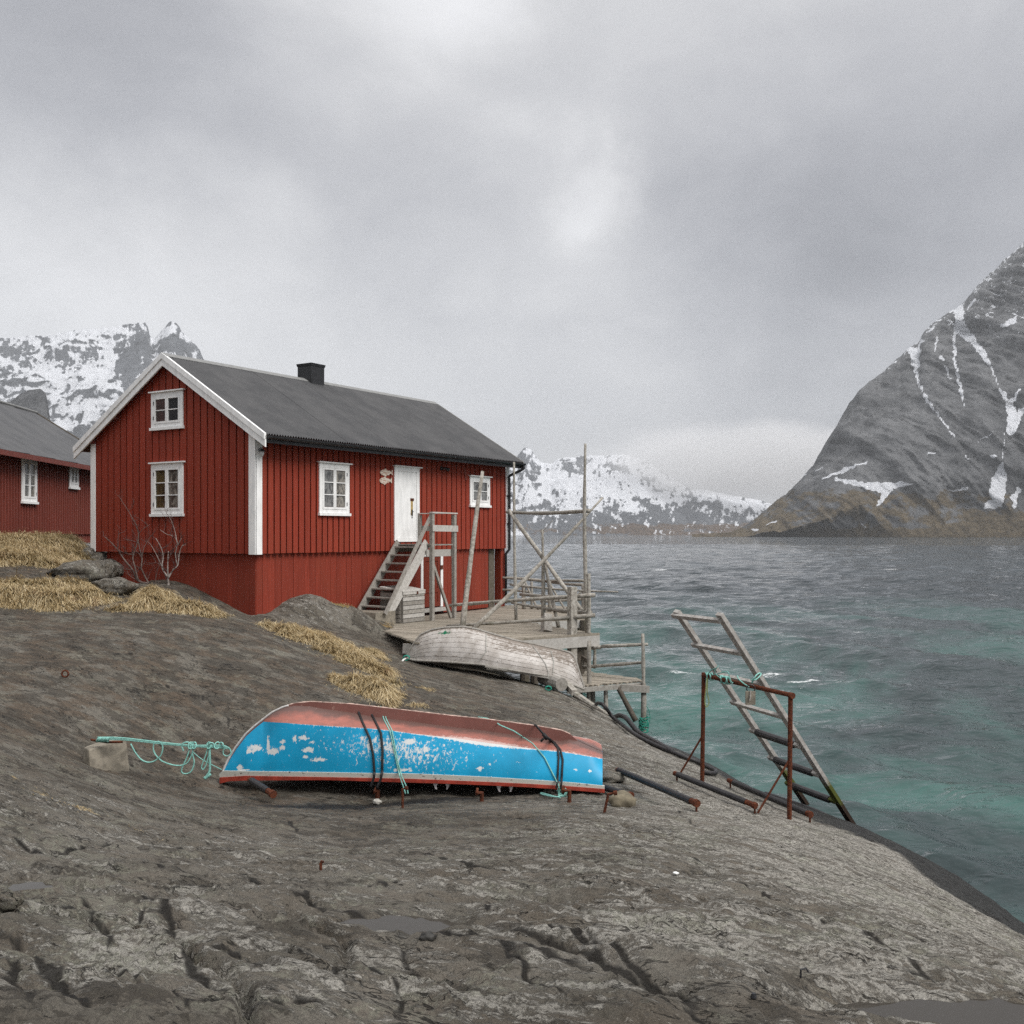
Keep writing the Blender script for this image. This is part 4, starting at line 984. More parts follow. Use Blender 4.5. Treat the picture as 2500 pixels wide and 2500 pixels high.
# ------------------------------------------------------------------ deck
def an(p): q = Vector((p[0]+6.01, p[1]-24, 0)); return (q.dot(A3), -q.dot(B3))
DK = [(-3.06, 24.75), (-2.05, 22.15), (-.9, 22.35), (.0, 22.93), (1.95, 24.22), (.165, 27.6), (2.05, 28.65), (2.3, 32.3), (1.0, 34.0)]
DKP = [an(p) for p in DK]+[(10.9, -.6), (9.93, -.4), (9.93, .10), (3.9, .10)]
dk = empty('wooden_deck', (0, 26, 0.2), 'weathered grey plank deck on stilts beside the red cabin', 'deck')
def scan(poly, a):
    xs = []; n = len(poly)
    for i in range(n):
        (a0_, n0_), (a1_, n1_) = poly[i], poly[(i+1) % n]
        if (a0_ <= a) != (a1_ <= a): xs.append(n0_+(a-a0_)/(a1_-a0_)*(n1_-n0_))
    return sorted(xs)
def planks(poly, parent, z, step, mat, th=.035, jit=.05, name='plank'):
    a = min(p[0] for p in poly)+.01
    while a < max(p[0] for p in poly):
        xs = scan(poly, a+step/2)
        for i in range(0, len(xs)-1, 2):
            if xs[i+1]-xs[i] < .12: continue
            m = MB(); q = random.uniform(-.004, .004); fbox(m, FL, a, a+step-.010, xs[i]+random.uniform(-jit, jit)*.4, xs[i+1]+random.uniform(-jit, jit), z-th+q, z+q)
            m.build(name, mat, parent)
        a += step
planks(DKP, dk, ZD, .125, M_deck)
def edge_board(parent, p0, p1, z0, z1, th, mat, name='edge_board', off=0):
    p0 = Vector((p0[0], p0[1], 0)); p1 = Vector((p1[0], p1[1], 0)); d = (p1-p0).normalized(); n = Vector((d.y, -d.x, 0))
    m = MB(); c = (p0+p1)/2+n*(off+th/2); m.box6((c.x, c.y, CAMZ+(z0+z1)/2), d*(p1-p0).length/2, n*th/2, UP*(z1-z0)/2); return m.build(name, mat, parent)
edge_board(dk, (-.25, 22.80), (2.02, 24.28), ZD-.30, ZD-.05, .04, M_woodlight, off=.06)
edge_board(dk, (-.25, 22.80), (2.02, 24.28), ZD-.048, ZD+.006, .05, M_deck, off=.05)
edge_board(dk, (.20, 27.58), (2.08, 28.62), ZD-.26, ZD-.05, .04, M_woodlight, off=.042)
edge_board(dk, (.20, 27.58), (2.08, 28.62), ZD-.048, ZD+.006, .05, M_deck, off=.02)
for (x, y) in ((1.55, 24.15), (.3, 23.6), (2.0, 28.4), (.6, 27.5), (2.1, 32.0), (-.9, 24.2), (1.0, 31.5), (-.3, 29)):
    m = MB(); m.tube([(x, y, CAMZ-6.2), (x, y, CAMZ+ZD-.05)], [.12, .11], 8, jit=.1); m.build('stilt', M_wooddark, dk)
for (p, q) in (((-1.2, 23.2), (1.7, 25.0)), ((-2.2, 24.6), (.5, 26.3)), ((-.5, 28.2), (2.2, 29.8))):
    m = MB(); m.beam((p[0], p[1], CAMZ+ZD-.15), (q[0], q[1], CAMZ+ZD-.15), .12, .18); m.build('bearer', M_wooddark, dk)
m = MB(); m.beam(W(1338, 1590, 24.0), W(1425, 1640, 24.6), .08, .10); m.build('brace', M_wooddark, dk)

# ------------------------------------------------------------------ pole railings of the deck
def railing(name, label, poles, mat=M_pole, cat='railing', group=None):
    c = sum((Vector(p[1]) for p in poles), Vector())/len(poles); zs = min(min(Vector(p[1]).z, Vector(p[2]).z) for p in poles)
    e = empty(name, (c.x, c.y, zs), label, cat, group)
    for nm, p, q, r0, r1 in poles: m = MB(); m.pole(p, q, r0, r1); m.build(nm, mat, e, smooth=True)
    return e
zw = CAMZ+ZD
def on(u, v, z):            # point at pixel (u, v) on the level z (relative to the camera)
    d = -z*FOC/(v-HY); return W(u, v, d)
def base(u, v, z=ZD-.05): return on(u, v, z)
dF = 23.9
e = railing('pole_railing', 'front pole railing of the deck with thick squared corner post', [
    ('rail', W(1098, 1478, 26.3), W(1452, 1453, dF-.15), .045, .062), ('rail', W(1090, 1528, 24.6), W(1453, 1502, dF-.15), .036, .062)])
m = MB(); m.beam(W(1397, 1640, dF), W(1397, 1433, dF), .17, .17, up=(1, .6, 0)); m.build('post', M_pole, e)
m = MB(); m.pole(W(1437, 1545, dF+.15), W(1437, 1400, dF+.15), .06, .055); m.build('post', M_pole, e)
railing('pole_railing', 'side pole railing of the deck over the gap, rails sloping towards the corner', [
    ('rail', W(1246, 1427, 28.3), W(1509, 1445, 24.5), .042, .022), ('rail', W(1271, 1451, 28.5), W(1405, 1458, 24.2), .055, .05), ('rail', W(1250, 1472, 27.8), W(1440, 1497, 24.1), .035, .075)])
railing('pole_railing', 'far pole railing at the seaward end of the deck', [
    ('rail', W(1214, 1410, 33.2), W(1345, 1420, 32.4), .055, .06), ('rail', W(1330, 1419, 32.3), W(1432, 1418, 31.3), .05, .05), ('rail', W(1335, 1421, 32.3), W(1432, 1428, 31.2), .04, .05),
    ('rail', W(1215, 1439, 33.2), W(1298, 1446, 32.6), .045, .045), ('rail', W(1320, 1469, 31.5), W(1432, 1462, 30.8), .045, .045),
    ('post', W(1279, 1487, 31.9), W(1279, 1424, 31.9), .075, .075), ('post', W(1298, 1486, 32), W(1298, 1420, 32), .055, .055), ('post', W(1341, 1494, 30.8), W(1341, 1419, 30.8), .07, .07), ('post', W(1425, 1500, 29.8), W(1425, 1427, 29.8), .09, .09),
    ('brace', W(1282, 1421, 31.9), W(1314, 1488, 31.6), .035, .04), ('brace', W(1342, 1424, 30.9), W(1386, 1498, 30.4), .04, .04), ('brace', W(1422, 1440, 30.2), W(1374, 1498, 30.4), .04, .04)])

# ------------------------------------------------------------------ tall fish drying frame
railing('drying_frame', 'tall frame of crossed grey poles on the deck for hanging fish', [
    ('upright', W(1260, 1516, 27.5), W(1255, 1128, 27.5), .055, .035), ('upright', W(1435, 1545, 24.3), W(1429, 1083, 24.3), .075, .035),
    ('crossbar', W(1238, 1250, 27.6), W(1437, 1247, 24.3), .05, .062),
    ('diagonal', W(1243, 1246, 27.4), W(1420, 1490, 25.2), .06, .065), ('diagonal', W(1154, 1537, 24.0), W(1471, 1215, 25.2), .075, .03),
    ('diagonal', W(1330, 1372, 26.4), W(1364, 1530, 25.6), .05, .06), ('upright', W(1327, 1510, 26.2), W(1324, 1293, 26.2), .075, .03), ('diagonal', W(1325, 1298, 26.2), W(1350, 1270, 26.0), .012, .008)], cat='drying rack')
m = MB(); m.beam(W(1334, 1545, 24.6), W(1334, 1504, 24.9), .24, .2, up=(1, .5, 0)); o = tag(m.build('post_footing', M_wood), 'squared timber footing under the middle pole of the drying frame', 'timber block')
m = MB(); m.pole(W(1129, 1533, 24.2), W(1178, 1151, 25.2), .085, .055, bend=.004); tag(m.build('leaning_pole', M_pole, smooth=True), 'single thick grey pole rising aslant in front of the cabin wall', 'pole')

# ------------------------------------------------------------------ lower jetty
ZJ = -3.35
jt = empty('jetty', (2.2, 24, .0), 'small low plank jetty on piles beyond the white boat', 'jetty')
JP = [an(p) for p in [(1.25, 22.45), (2.98, 23.35), (2.95, 23.75), (1.2, 25.6), (.6, 24.6)]]
planks(JP, jt, ZJ, .115, M_deck, jit=.04)
edge_board(jt, (1.2, 22.40), (3.02, 23.32), ZJ-.14, ZJ-.036, .05, M_wood, off=.0)
for (u0, v0, u1, v1, d, r) in ((1479, 1725, 1479, 1672, 23.0, .058), (1570, 1790, 1572, 1690, 23.2, .075), (1448, 1700, 1448, 1672, 23.4, .06)):
    m = MB(); m.pole(W(u0, v0+60, d), W(u1, v1, d), r*1.1, r, bend=.004); m.build('pile', M_pole, jt, smooth=True)
m = MB(); m.pole(W(1571, 1692, 23.2), W(1569, 1547, 23.2), .052, .045, bend=.004); m.build('post', M_pole, jt, smooth=True)
m = MB(); m.pole(W(1437, 1745, 22.9), W(1438, 1565, 22.9), .06, .055, bend=.004); m.build('post', M_pole, jt, smooth=True)
m = MB(); m.pole(W(1451, 1632, 25.0), W(1453, 1564, 25.0), .05, .045, bend=.004); m.build('post', M_pole, jt, smooth=True)
m = MB(); m.pole(W(1552, 1760, 22.9), W(1508, 1676, 23.0), .075, .075, bend=.004); m.build('brace', M_wooddark, jt, smooth=True)
m = MB(); m.beam(W(1515, 1679, 23.0), W(1584, 1683, 23.15), .10, .15); m.build('cap_beam', M_wood, jt)
m = MB(); m.pole(W(1404, 1584, 24.6), W(1466, 1580, 24.0), .055, .05); m.build('rail', M_pole, jt, smooth=True)
m = MB(); m.pole(W(1470, 1578, 24.0), W(1581, 1573, 23.3), .055, .042); m.build('rail', M_pole, jt, smooth=True)
m = MB(); m.pole(W(1408, 1630, 24.4), W(1574, 1617, 23.25), .055, .040); m.build('rail', M_pole, jt, smooth=True)
m = MB(); m.beam(W(1404, 1595, 24.3), W(1440, 1616, 23.9), .07, .09); m.build('brace', M_wooddark, jt)
# teal line round the outer pile
m = MB(); c = W(1571, 1762, 23.05)
for k in range(14):
    pts = []; ph = random.random()*6
    for i in range(9): t = i/8*2*math.pi*.9+ph; pts.append(c+Vector((math.cos(t)*.10+random.uniform(-.02, .02), -.06+math.sin(t)*.10, (k/14-.5)*.30+random.uniform(-.05, .05)-.04)))
    m.tube(pts, .010, 4)
m.tube(poly_tube([c+Vector((.08, -.05, -.1)), c+Vector((.14, -.05, .06)), c+Vector((.12, -.04, .25)), c+Vector((.06, -.04, .36))]), .008, 5)
tag(m.build('teal_rope', M_teal), 'teal rope tangled round the outermost pile of the low jetty', 'rope')
# ------------------------------------------------------------------ upturned blue boat
from mathutils.bvhtree import BVHTree
def ip(tab, u): return float(np.interp(u, [t[0] for t in tab], [t[1] for t in tab]))
def grid_part(name, rows, mat, parent, attrs=None, smooth=True, thick=0.0, flip=False):
    nr, nc = len(rows), len(rows[0]); vs = np.array([[tuple(p) for p in r] for r in rows], float).reshape(-1, 3)
    o_ = vs.mean(0); f = grid_faces(nr, nc); f = f[:, ::-1] if flip else f
    me = new_mesh(name, vs-o_, f, smooth); me.materials.append(mat)
    for k, a in (attrs or {}).items(): add_attr(me, k, a)
    ob = bpy.data.objects.new(name, me); col.objects.link(ob); place(ob, Vector(o_), parent)
    if thick: md = ob.modifiers.new('s', 'SOLIDIFY'); md.thickness = thick; md.offset = -1; md.use_rim = False
    return ob, vs, f
def hull_paint(name, c, wear, chipc=(.68, .68, .66), worn=None, keel_tone=False):
    def fn(t, out):
        p = pos(t); chip = t.n('ShaderNodeAttribute', attribute_name='chip').outputs['Fac']
        big = t.noise(p, 2.2, 4, .6)
        cc = t.mix(t.rng(big, .35, .65), tuple(x*.88 for x in c), tuple(min(1, x*1.08) for x in c))
        if worn: cc = t.mix(t.math('MULTIPLY', t.rng(t.noise(t.map(p, (1, 1, 5)), 7, 6, .75), .45, .62), .65), cc, worn)
        if keel_tone:
            da = t.n('ShaderNodeAttribute', attribute_name='keel_dark').outputs['Fac']
            cc = t.mix(t.rng(t.math('ADD', da, t.math('MULTIPLY', t.math('SUBTRACT', t.noise(t.map(p, (1, 1, 3)), 5, 5, .7), .5), .9)), .35, .85), cc, (.115, .065, .055))  # darker brown towards the keel, broken up by noise
        n1_ = t.noise(t.map(p, (1, 1, .62), rot=(0, R(25), 0)), 27, 6, .78, .6); n2_ = t.noise(t.map(p, (1.6, 1, .35), rot=(0, R(-12), 0)), 30, 5, .75)
        s_ = t.math('ADD', chip, t.math('MULTIPLY', t.math('SUBTRACT', n1_, .5), 1.9)); s2 = t.math('ADD', t.math('MULTIPLY', chip, .75), t.math('MULTIPLY', t.math('SUBTRACT', n2_, .5), 1.5))
        f = t.math('MAXIMUM', t.rng(s_, .56, .60), t.rng(s2, .60, .65))
        cc = t.mix(t.math('MULTIPLY', f, wear), cc, chipc)
        gm = t.rng(t.noise(p, 45, 4, .7), .62, .72); cc = t.mix(t.math('MULTIPLY', gm, .22), cc, (.08, .06, .05))
        principled(t, out, **{'Base Color': cc, 'Roughness': .48, 'Specular IOR Level': .4, 'Normal': bump(t, t.math('SUBTRACT', big, t.math('MULTIPLY', f, .25)), .3, .01)})
    return material(name, fn)
M_blue = hull_paint('blue_hull_paint', (.004, .30, .53), .95)
M_hred = hull_paint('red_bottom_paint', (.33, .115, .085), .8, (.55, .40, .36), worn=(.20, .085, .068), keel_tone=True)
M_rail = simple('red_rail_paint', (.33, .045, .026), .55, .3, 9)
M_strip = material('worn_white_strip', lambda t, out: principled(t, out, **{'Base Color': t.mix(t.rng(t.noise(t.map(pos(t), (1, 1, 2)), 13, 5, .75), .58, .66), (.46, .45, .40), (.05, .04, .03)), 'Roughness': .8}))
tK = [(537,1907),(541,1893),(547,1876),(558,1852),(575,1824),(600,1791),(620,1773),(640,1757),(665,1738),(690,1726),(720,1717),(760,1713),(860,1719),(1000,1735),(1100,1747),(1190,1756),(1310,1772),(1370,1783),(1390,1791),(1412,1809),(1471,1836)]
tC = [(537,1907),(541,1893.5),(547,1876.5),(558,1852.5),(575,1824.5),(600,1791.5),(620,1773.5),(640,1758),(644,1762),(700,1765),(750,1769),(900,1778),(960,1784),(1000,1790),(1100,1801),(1200,1815),(1300,1828),(1370,1835),(1471,1852)]
tS = [(537,1889),(545,1881),(600,1882),(800,1885),(900,1887),(1000,1888),(1100,1892),(1200,1897),(1300,1903),(1400,1910),(1476,1918)]
tR = [(537,1897),(600,1893),(800,1896),(900,1898),(1000,1900),(1100,1904),(1200,1908),(1300,1913),(1400,1919),(1476,1925)]
tG = [(537,1912),(560,1906),(600,1904),(800,1903),(900,1906),(1000,1909),(1100,1912),(1200,1916),(1300,1921),(1400,1928),(1477,1934)]
tO = [(537,0),(700,2),(780,14),(900,24),(1300,30),(1370,26),(1412,0),(1480,0)]
def dc(u): return 13.55-(u-537)/940*.35
def bw(u):
    s = np.clip((u-537)/940, 0, 1); return .80*(1-(1-s)**2.4)*(1-.16*s*s)
ax0 = W(537, 1907, dc(537)); ax1 = W(1476, 1925, dc(1476)); axd = Vector((ax1.x-ax0.x, ax1.y-ax0.y, 0)).normalized(); axn = Vector((-axd.y, axd.x, 0))
def mirror(p): return p-axn*2*((p-ax0).dot(axn))
US = list(np.r_[np.linspace(537.5, 700, 60), np.linspace(704, 1471, 190)])
def side(u, t):
    """topside: t = 0 at the rub strip, 1 at the chine"""
    vs_, vc = ip(tS, u), ip(tC, u); w_ = bw(u); vk = ip(tK, u)
    fk = np.clip((vs_-vc)/max(vs_-vk, 1), 0, 1)     # 1 where the chine meets the stem
    wc = w_*(.80*(1-sstep(fk, .72, 1.0)))
    ww = w_+(wc-w_)*t**1.6
    d = dc(u)-ww; return W(u, vs_+(vc-vs_)*t, d)
def bottom(u, t):
    vc, vk = ip(tC, u), ip(tK, u)+ip(tO, u); vk = min(vk, vc-.2); w_ = bw(u); vs_ = ip(tS, u)
    fk = np.clip((vs_-vc)/max(vs_-ip(tK, u), 1), 0, 1); wc = w_*(.80*(1-sstep(fk, .72, 1.0)))
    return W(u, vc+(vk-vc)*t, dc(u)-wc*(1-t)-.012*t)
boat = empty('upturned_boat', (ax0.lerp(ax1, .5).x, 13.2, CAMZ-3.25), 'upturned blue and red wooden rowing boat strapped down on the rock', 'boat')
nt_ = 34
rows = [[side(u, t) for u in US] for t in np.linspace(0, 1, nt_)]
UG, TG = np.meshgrid(US, np.linspace(0, 1, nt_)); VG = np.array([[ip(tS, u)+(ip(tC, u)-ip(tS, u))*t for u in US] for t in np.linspace(0, 1, nt_)])
chip = .27+.24*np.exp(-((UG-900)/130)**2-((VG-1815)/34)**2)+.20*np.exp(-((UG-1000)/110)**2-((VG-1850)/45)**2)+.10*np.exp(-((UG-1120)/90)**2-((VG-1850)/40)**2)-.08*sstep(UG, 1280, 1400)
chip += .10*fbm(UG/25, VG/18, 3)
UGw = UG+7*fbm(UG/9, VG/9, 4, .6, ox=3); VGw = VG+6*fbm(UG/8, VG/8, 4, .6, ox=23)
for (cu, cv, ru, rv) in [(610,1834,13,7),(625,1827,20,9),(665,1833,20,10),(690,1826,10,7),(740,1802,13,8),(752,1830,16,8),(746,1848,9,5),(585,1875,8,8),(762,1812,6,5),(690,1810,7,7),(720,1803,5,11),(655,1820,4,28),(780,1855,26,4),(970,1880,16,4),(990,1879,20,3),(1040,1830,10,10),(1170,1876,9,5),(1000,1810,16,9),(885,1800,10,6),(1405,1880,5,3),(1439,1882,5,4),(600,1880,14,2.5),(1198,1868,4,4)]:
    chip = np.maximum(chip, .92*np.exp(-(((UGw-cu)/(ru*1.12))**2+((VGw-cv)/(rv*1.12))**2)**1.2))
stem = np.clip(1-(UG-np.array([[np.interp(-v, [-t[1] for t in tK[:8]], [t[0] for t in tK[:8]]) for v in r] for r in VG]))/7, 0, 1)
chip = np.maximum(chip, stem*.62); chip = np.maximum(chip, .62*np.exp(-((TG-1)/.03)**2)*(UG > 700)+1.1*np.exp(-((UG-1180)/115)**2)*np.exp(-((TG-1)/.12)**2)); chip = np.maximum(chip, .42*np.exp(-(TG/.025)**2))
o1, v1, f1 = grid_part('topside', rows, M_blue, boat, {'chip': chip}, thick=.014)
rowsm = [[mirror(p) for p in r] for r in rows]; grid_part('topside', rowsm, M_blue, boat, {'chip': chip}, thick=.014, flip=True)
rows2 = [[bottom(u, t) for u in US] for t in np.linspace(0, 1, 14)]
U2, T2 = np.meshgrid(US, np.linspace(0, 1, 14))
chip2 = .26+.12*np.exp(-(T2/.2)**2)+.75*np.exp(-((U2-1175)/85)**2)*np.exp(-(T2/.22)**2)+.35*np.exp(-((U2-1400)/70)**2)*np.exp(-(T2/.15)**2)
o2, v2, f2 = grid_part('bottom', rows2, M_hred, boat, {'chip': chip2, 'keel_dark': T2}, thick=.014)
grid_part('bottom', [[mirror(p) for p in r] for r in rows2], M_hred, boat, {'chip': chip2, 'keel_dark': T2}, thick=.014, flip=True)
# keel plank standing proud along the bottom, running up into the stem
UK = [u for u in US if u < 1412]; m = MB(); vs = []; n_ = len(UK)
for u in UK:
    p = W(u, ip(tK, u), dc(u)); q = W(u+(2 if u < 700 else 0), ip(tK, u)+ip(tO, u)+5, dc(u))
    vs += [p-axn*.016, p+axn*.016, q+axn*.016, q-axn*.016]
m.add(vs, [(4*i+a, 4*i+b_, 4*i+4+b_, 4*i+4+a) for i in range(n_-1) for a, b_ in ((1, 0), (2, 1), (3, 2), (0, 3))]+[(0, 1, 2, 3), tuple(4*(n_-1)+k for k in (3, 2, 1, 0))])
M_keel = hull_paint('keel_paint', (.19, .08, .066), .8, (.50, .33, .27)); kl = m.build('keel', M_keel, boat)
add_attr(kl.data, 'chip', np.full(len(kl.data.vertices), .30))
m = MB(); m.tube([W(u, ip(tK, u)+.5, dc(u)-.010) for u in np.linspace(538, 705, 50)], .015, 6); m.build('stem_band', simple('chalky_white', (.52, .50, .48), .8, .25, 30), boat, smooth=True)
m = MB(); m.tube([W(u, ip(tK, u)-.3, dc(u)-.008) for u in np.linspace(705, 1392, 90)], [.008*(1+.6*(random.random()-.5)) for _ in range(90)], 5); m.build('keel_band', simple('worn_pink', (.46, .33, .28), .8, .5, 14), boat, smooth=True)
# rub strip and red gunwale rail on both sides
def rail(tab0, tab1, extra, mat, name, th):
    for mir in (0, 1):
        m = MB(); vs = []; uu_ = [u for u in np.r_[np.linspace(538, 620, 14), np.linspace(640, 1476, 40)]]
        for u in uu_:
            d = dc(u)-bw(u)-extra; a = W(u, ip(tab0, u), d); b_ = W(u, ip(tab1, u), d); n = axn*-1
            q = [a+n*th, b_+n*th, b_-n*.03, a-n*.03]
            vs += [mirror(x) for x in q] if mir else q
        k = len(uu_); m.add(vs, [(4*i+a, 4*i+4+a, 4*i+4+b_, 4*i+b_) for i in range(k-1) for a, b_ in ((0, 1), (1, 2), (2, 3), (3, 0))]+[(3, 2, 1, 0), tuple(4*(k-1)+j for j in (0, 1, 2, 3))])
        m.build(name, mat, boat)
rail(tS, tR, 0, M_strip, 'rub_strip', .022); rail(tR, tG, 0, M_rail, 'gunwale', .034)
m = MB(); u = 1471; tp = [side(u, t) for t in np.linspace(0, 1, 8)]+[bottom(u, t) for t in (.5, 1)]; tq = [mirror(p) for p in reversed(tp)]
bt = [W(u, ip(tG, u), dc(u)-bw(u))]; al = bt+tp+tq+[mirror(bt[0])]; k = len(al)
m.add(al+[p-axd*.03 for p in al], [tuple(range(k)), tuple(reversed(range(k, 2*k)))]+[(i, i+k, (i+1) % k+k, (i+1) % k) for i in range(k)]); m.build('transom', hull_paint('transom_paint', (.006, .24, .45), .9), boat)
M_bracket = simple('white_plastic', (.62, .58, .58), .5, .1, 9)
for cu in (1078, 1233):
    vb = ip(tG, cu)-3; d = dc(cu)-bw(cu)+.02; m = MB()
    def q(x, y): return W(cu+x, vb+y, d)
    for sgn in (-1, 1):
        ol = [(-23*sgn, 0), (-2*sgn, 0), (-2*sgn, 4), (-9*sgn, 5), (-12.5*sgn, 12), (-11*sgn, 19), (-15*sgn, 18), (-19*sgn, 9)]
        if sgn < 0: ol = ol[::-1]
        k = len(ol); m.add([q(*p) for p in ol]+[q(*p)+axn*.03 for p in ol], [tuple(reversed(range(k))), tuple(range(k, 2*k))]+[(i, (i+1) % k, (i+1) % k+k, i+k) for i in range(k)])
    m.build('rowlock', M_bracket, boat)
BV = BVHTree.FromPolygons([tuple(p) for p in v1]+[tuple(p) for p in v2], [tuple(f) for f in f1]+[tuple(int(i)+len(v1) for i in f) for f in f2])
def lay(pts, off=.014, dfree=12.35, bv=None):
    """carry a traced line over the hull; beyond it the line hangs free"""
    out = []; last = None
    o_ = Vector((0, 0, CAMZ))
    for u, v in pts:
        d = W(u, v, 1)-o_; h = (bv or BV).ray_cast(o_, d.normalized())
        if h[0] is not None: out.append(h[0]-d.normalized()*off)
        else: out.append(None)
    kn = [p.y for p in out if p is not None]
    for i, (u, v) in enumerate(pts):
        if out[i] is None:
            if v < 1770: out[i] = W(u, v-2, dc(u)+.0)
            else: out[i] = W(u, v, dfree-.02)
    return out
def dense(pts, n=9):
    o = []
    for (a, b) in zip(pts[:-1], pts[1:]):
        for k in range(n): o.append((a[0]+(b[0]-a[0])*k/n, a[1]+(b[1]-a[1])*k/n))
    return o+[pts[-1]]
def overkeel(u, v): return [W(u, v+8, dc(u)+.25), W(u, v-1.5, dc(u)+.05)]
for pts, nm in (([(868, 1721), (885, 1763), (903, 1803), (911, 1843), (914, 1885), (913, 1897), (905, 1922)], 'left of the two black rubber straps round the bow half of the blue boat'),
                ([(896, 1725), (912, 1753), (930, 1790), (934, 1833), (933, 1885), (929, 1904), (920, 1924)], 'right of the two black rubber straps round the bow half of the blue boat')):
    P = overkeel(pts[0][0]-3, pts[0][1])+lay(dense([tuple(map(float, p)) for p in pts], 7), .012); m = MB(); m.tube(P, .016, 8)
    tag(m.build('black_strap', M_strap, smooth=True), nm, 'strap', 'black straps over the blue boat')
P = overkeel(1306, 1771)+lay(dense([(1311, 1774), (1330, 1796), (1352, 1815), (1362, 1828), (1364, 1850), (1361, 1910), (1358, 1925)], 7), .013)
P2 = lay(dense([(1334, 1798), (1356, 1815), (1368, 1830), (1374, 1855), (1371, 1910), (1368, 1926)], 7), .013)
m = MB(); m.tube(P, .013, 8); m.tube(P2, .013, 8); c = lay([(1332, 1798)], .02)[0]; m.tube([c+Vector((-.03, 0, .03)), c, c+Vector((.02, 0, -.035))], .026, 6); m.tube([c, c+Vector((-.06, -.01, -.06))], .014, 6)
tag(m.build('black_strap', M_strap, smooth=True), 'double black strap with a knot round the stern half of the blue boat', 'strap', 'black straps over the blue boat')
m = MB()
m.tube(overkeel(923, 1727)+lay(dense([(927, 1729), (938, 1758), (952, 1785), (958, 1810), (967, 1855), (976, 1896), (986, 1925), (990, 1938)], 6), .012, 12.42), .008, 6)
m.tube(overkeel(929, 1727)+lay(dense([(934, 1730), (944, 1758), (957, 1783), (962, 1810), (970, 1855), (981, 1896), (994, 1925), (996, 1938)], 6), .012, 12.42), .008, 6)
tag(m.build('mint_rope', M_mint, smooth=True), 'double mint green rope over the middle of the blue boat, tied to a rusty peg', 'rope')
m = MB(); m.tube(overkeel(1168, 1752)+lay(dense([(1190, 1756), (1215, 1768), (1255, 1785), (1300, 1815), (1330, 1850), (1345, 1880), (1362, 1913), (1366, 1926)], 7), .012), .008, 6)
c = W(1370, 1925, 12.4)
for k in range(5):
    ph = random.random()*6; m.tube([c+Vector((math.cos(ph+t*.8)*.05+.012*k, -.03+.01*k, math.sin(ph+t*.8)*.065-.03-.01*k)) for t in range(8)], .008, 5)
gp = hit(1330, 1945)
m.tube(poly_tube([c+Vector((.0, 0, -.08))]+[hit(u_, v_)+UP*.02 for u_, v_ in ((1372, 1946), (1355, 1950), (1325, 1946), (1322, 1940), (1350, 1948), (1368, 1952))]), .008, 5)
tag(m.build('mint_rope', M_mint, smooth=True), 'single mint green rope slanting over the stern half of the blue boat, knotted below', 'rope')

# ------------------------------------------------------------------ rollers, pegs, stones
def roller(u0, v0, u1, v1, label, r=.040, lift=.05, rust0=False, rustlen=.16, d0=None, d1=None, stand=True, tubeonly=False):
    p = hit(u0, v0+8)+UP*(lift+r) if d0 is None else W(u0, v0, d0)
    q = hit(u1, v1+14)+UP*(lift+r) if d1 is None else W(u1, v1, d1)
    e = empty('boat_roller', ((p.x+q.x)/2, (p.y+q.y)/2, min(p.z, q.z)-.12), label, 'roller', 'tubular boat rollers on the rock')
    L = (q-p).length; dv = (q-p)/L
    m = MB(); m.tube([p+dv*(.10 if rust0 else .03), q-dv*rustlen], r, 12); m.build('tube', M_rubber, e, smooth=False)
    m = MB(); m.tube([q-dv*(rustlen+.02), q-dv*.05, q-dv*.049, q], [r*.86, r*.86, r*1.1, r*1.1], 10); m.build('axle_end', M_rust, e)
    m = MB(); m.tube([p-dv*.03, p+dv*.12], r*.80, 10); m.build('axle_end', M_rust, e)
    if stand:
        for c, k in ((q-dv*.02, 1), (p+dv*.02, 1)):
            g = ground(c.x, c.y)-.05; m = MB(); m.tube([(c.x, c.y-.0, g), (c.x, c.y, c.z+.01)], .013, 6); m.build('stand', M_rust, e)
    return e
roller(1415, 1905, 1543, 1943, 'short black roller whose right end sticks out below the stern of the blue boat', d0=13.0, d1=12.3)
roller(1509, 1890, 1702, 1968, 'black roller nearest the blue boat, lying free on the open rock')
roller(1650, 1898, 1846, 1972, 'black roller at the foot of the rusty frame, second from the blue boat')
roller(1781, 1915, 1980, 1994, 'black roller passing behind the right post of the rusty frame', rust0=True, rustlen=.08)
p0, p1 = W(1868, 1940, 15.8), W(2085, 2020, 14.5)
m = MB(); m.tube([p0, p0.lerp(p1, .55)+UP*.02, p1], [.05, .05, .03], 10); e = tag(m.build('black_pipe', M_rubber, smooth=True), 'long black pipe lying along the waterline to the foot of the ladder', 'pipe')
roller(612, 1905, 668, 1940, 'black tube with a rusty end poking out under the bow of the blue boat', d0=13.1, d1=12.6, r=.045, stand=False)
def peg(u, v, label, h=.22, arm=.07, r=.015, ang=0.4, lean=0.0):
    g = hit(u, v); m = MB(); t = g+Vector((lean, 0, h)); m.tube([g-UP*.05, t, t+Vector((arm, -.02, .02 if arm > 0 else 0))], r, 7)
    m.tube([t+Vector((arm*.6, -.02, .015)), t+Vector((arm*1.0, -.02, .02))], r*1.7, 7)
    return tag(m.build('rusty_peg', M_rust), label, 'iron peg', 'rusty iron pegs in the rock')
peg(983, 1973, 'rusty iron peg holding the double mint rope below the blue boat', h=.22, arm=.06)
peg(1176, 1956, 'rusty pipe stub between the two white rowlocks below the blue boat', h=.10, arm=-.07, r=.026)
peg(1390, 1960, 'rusty pipe stub under the knot of the mint rope', h=.13, arm=-.09, r=.026)
peg(922, 1948, 'rusty iron fitting beside the pale stone under the black straps', h=.08, arm=-.04, r=.032)
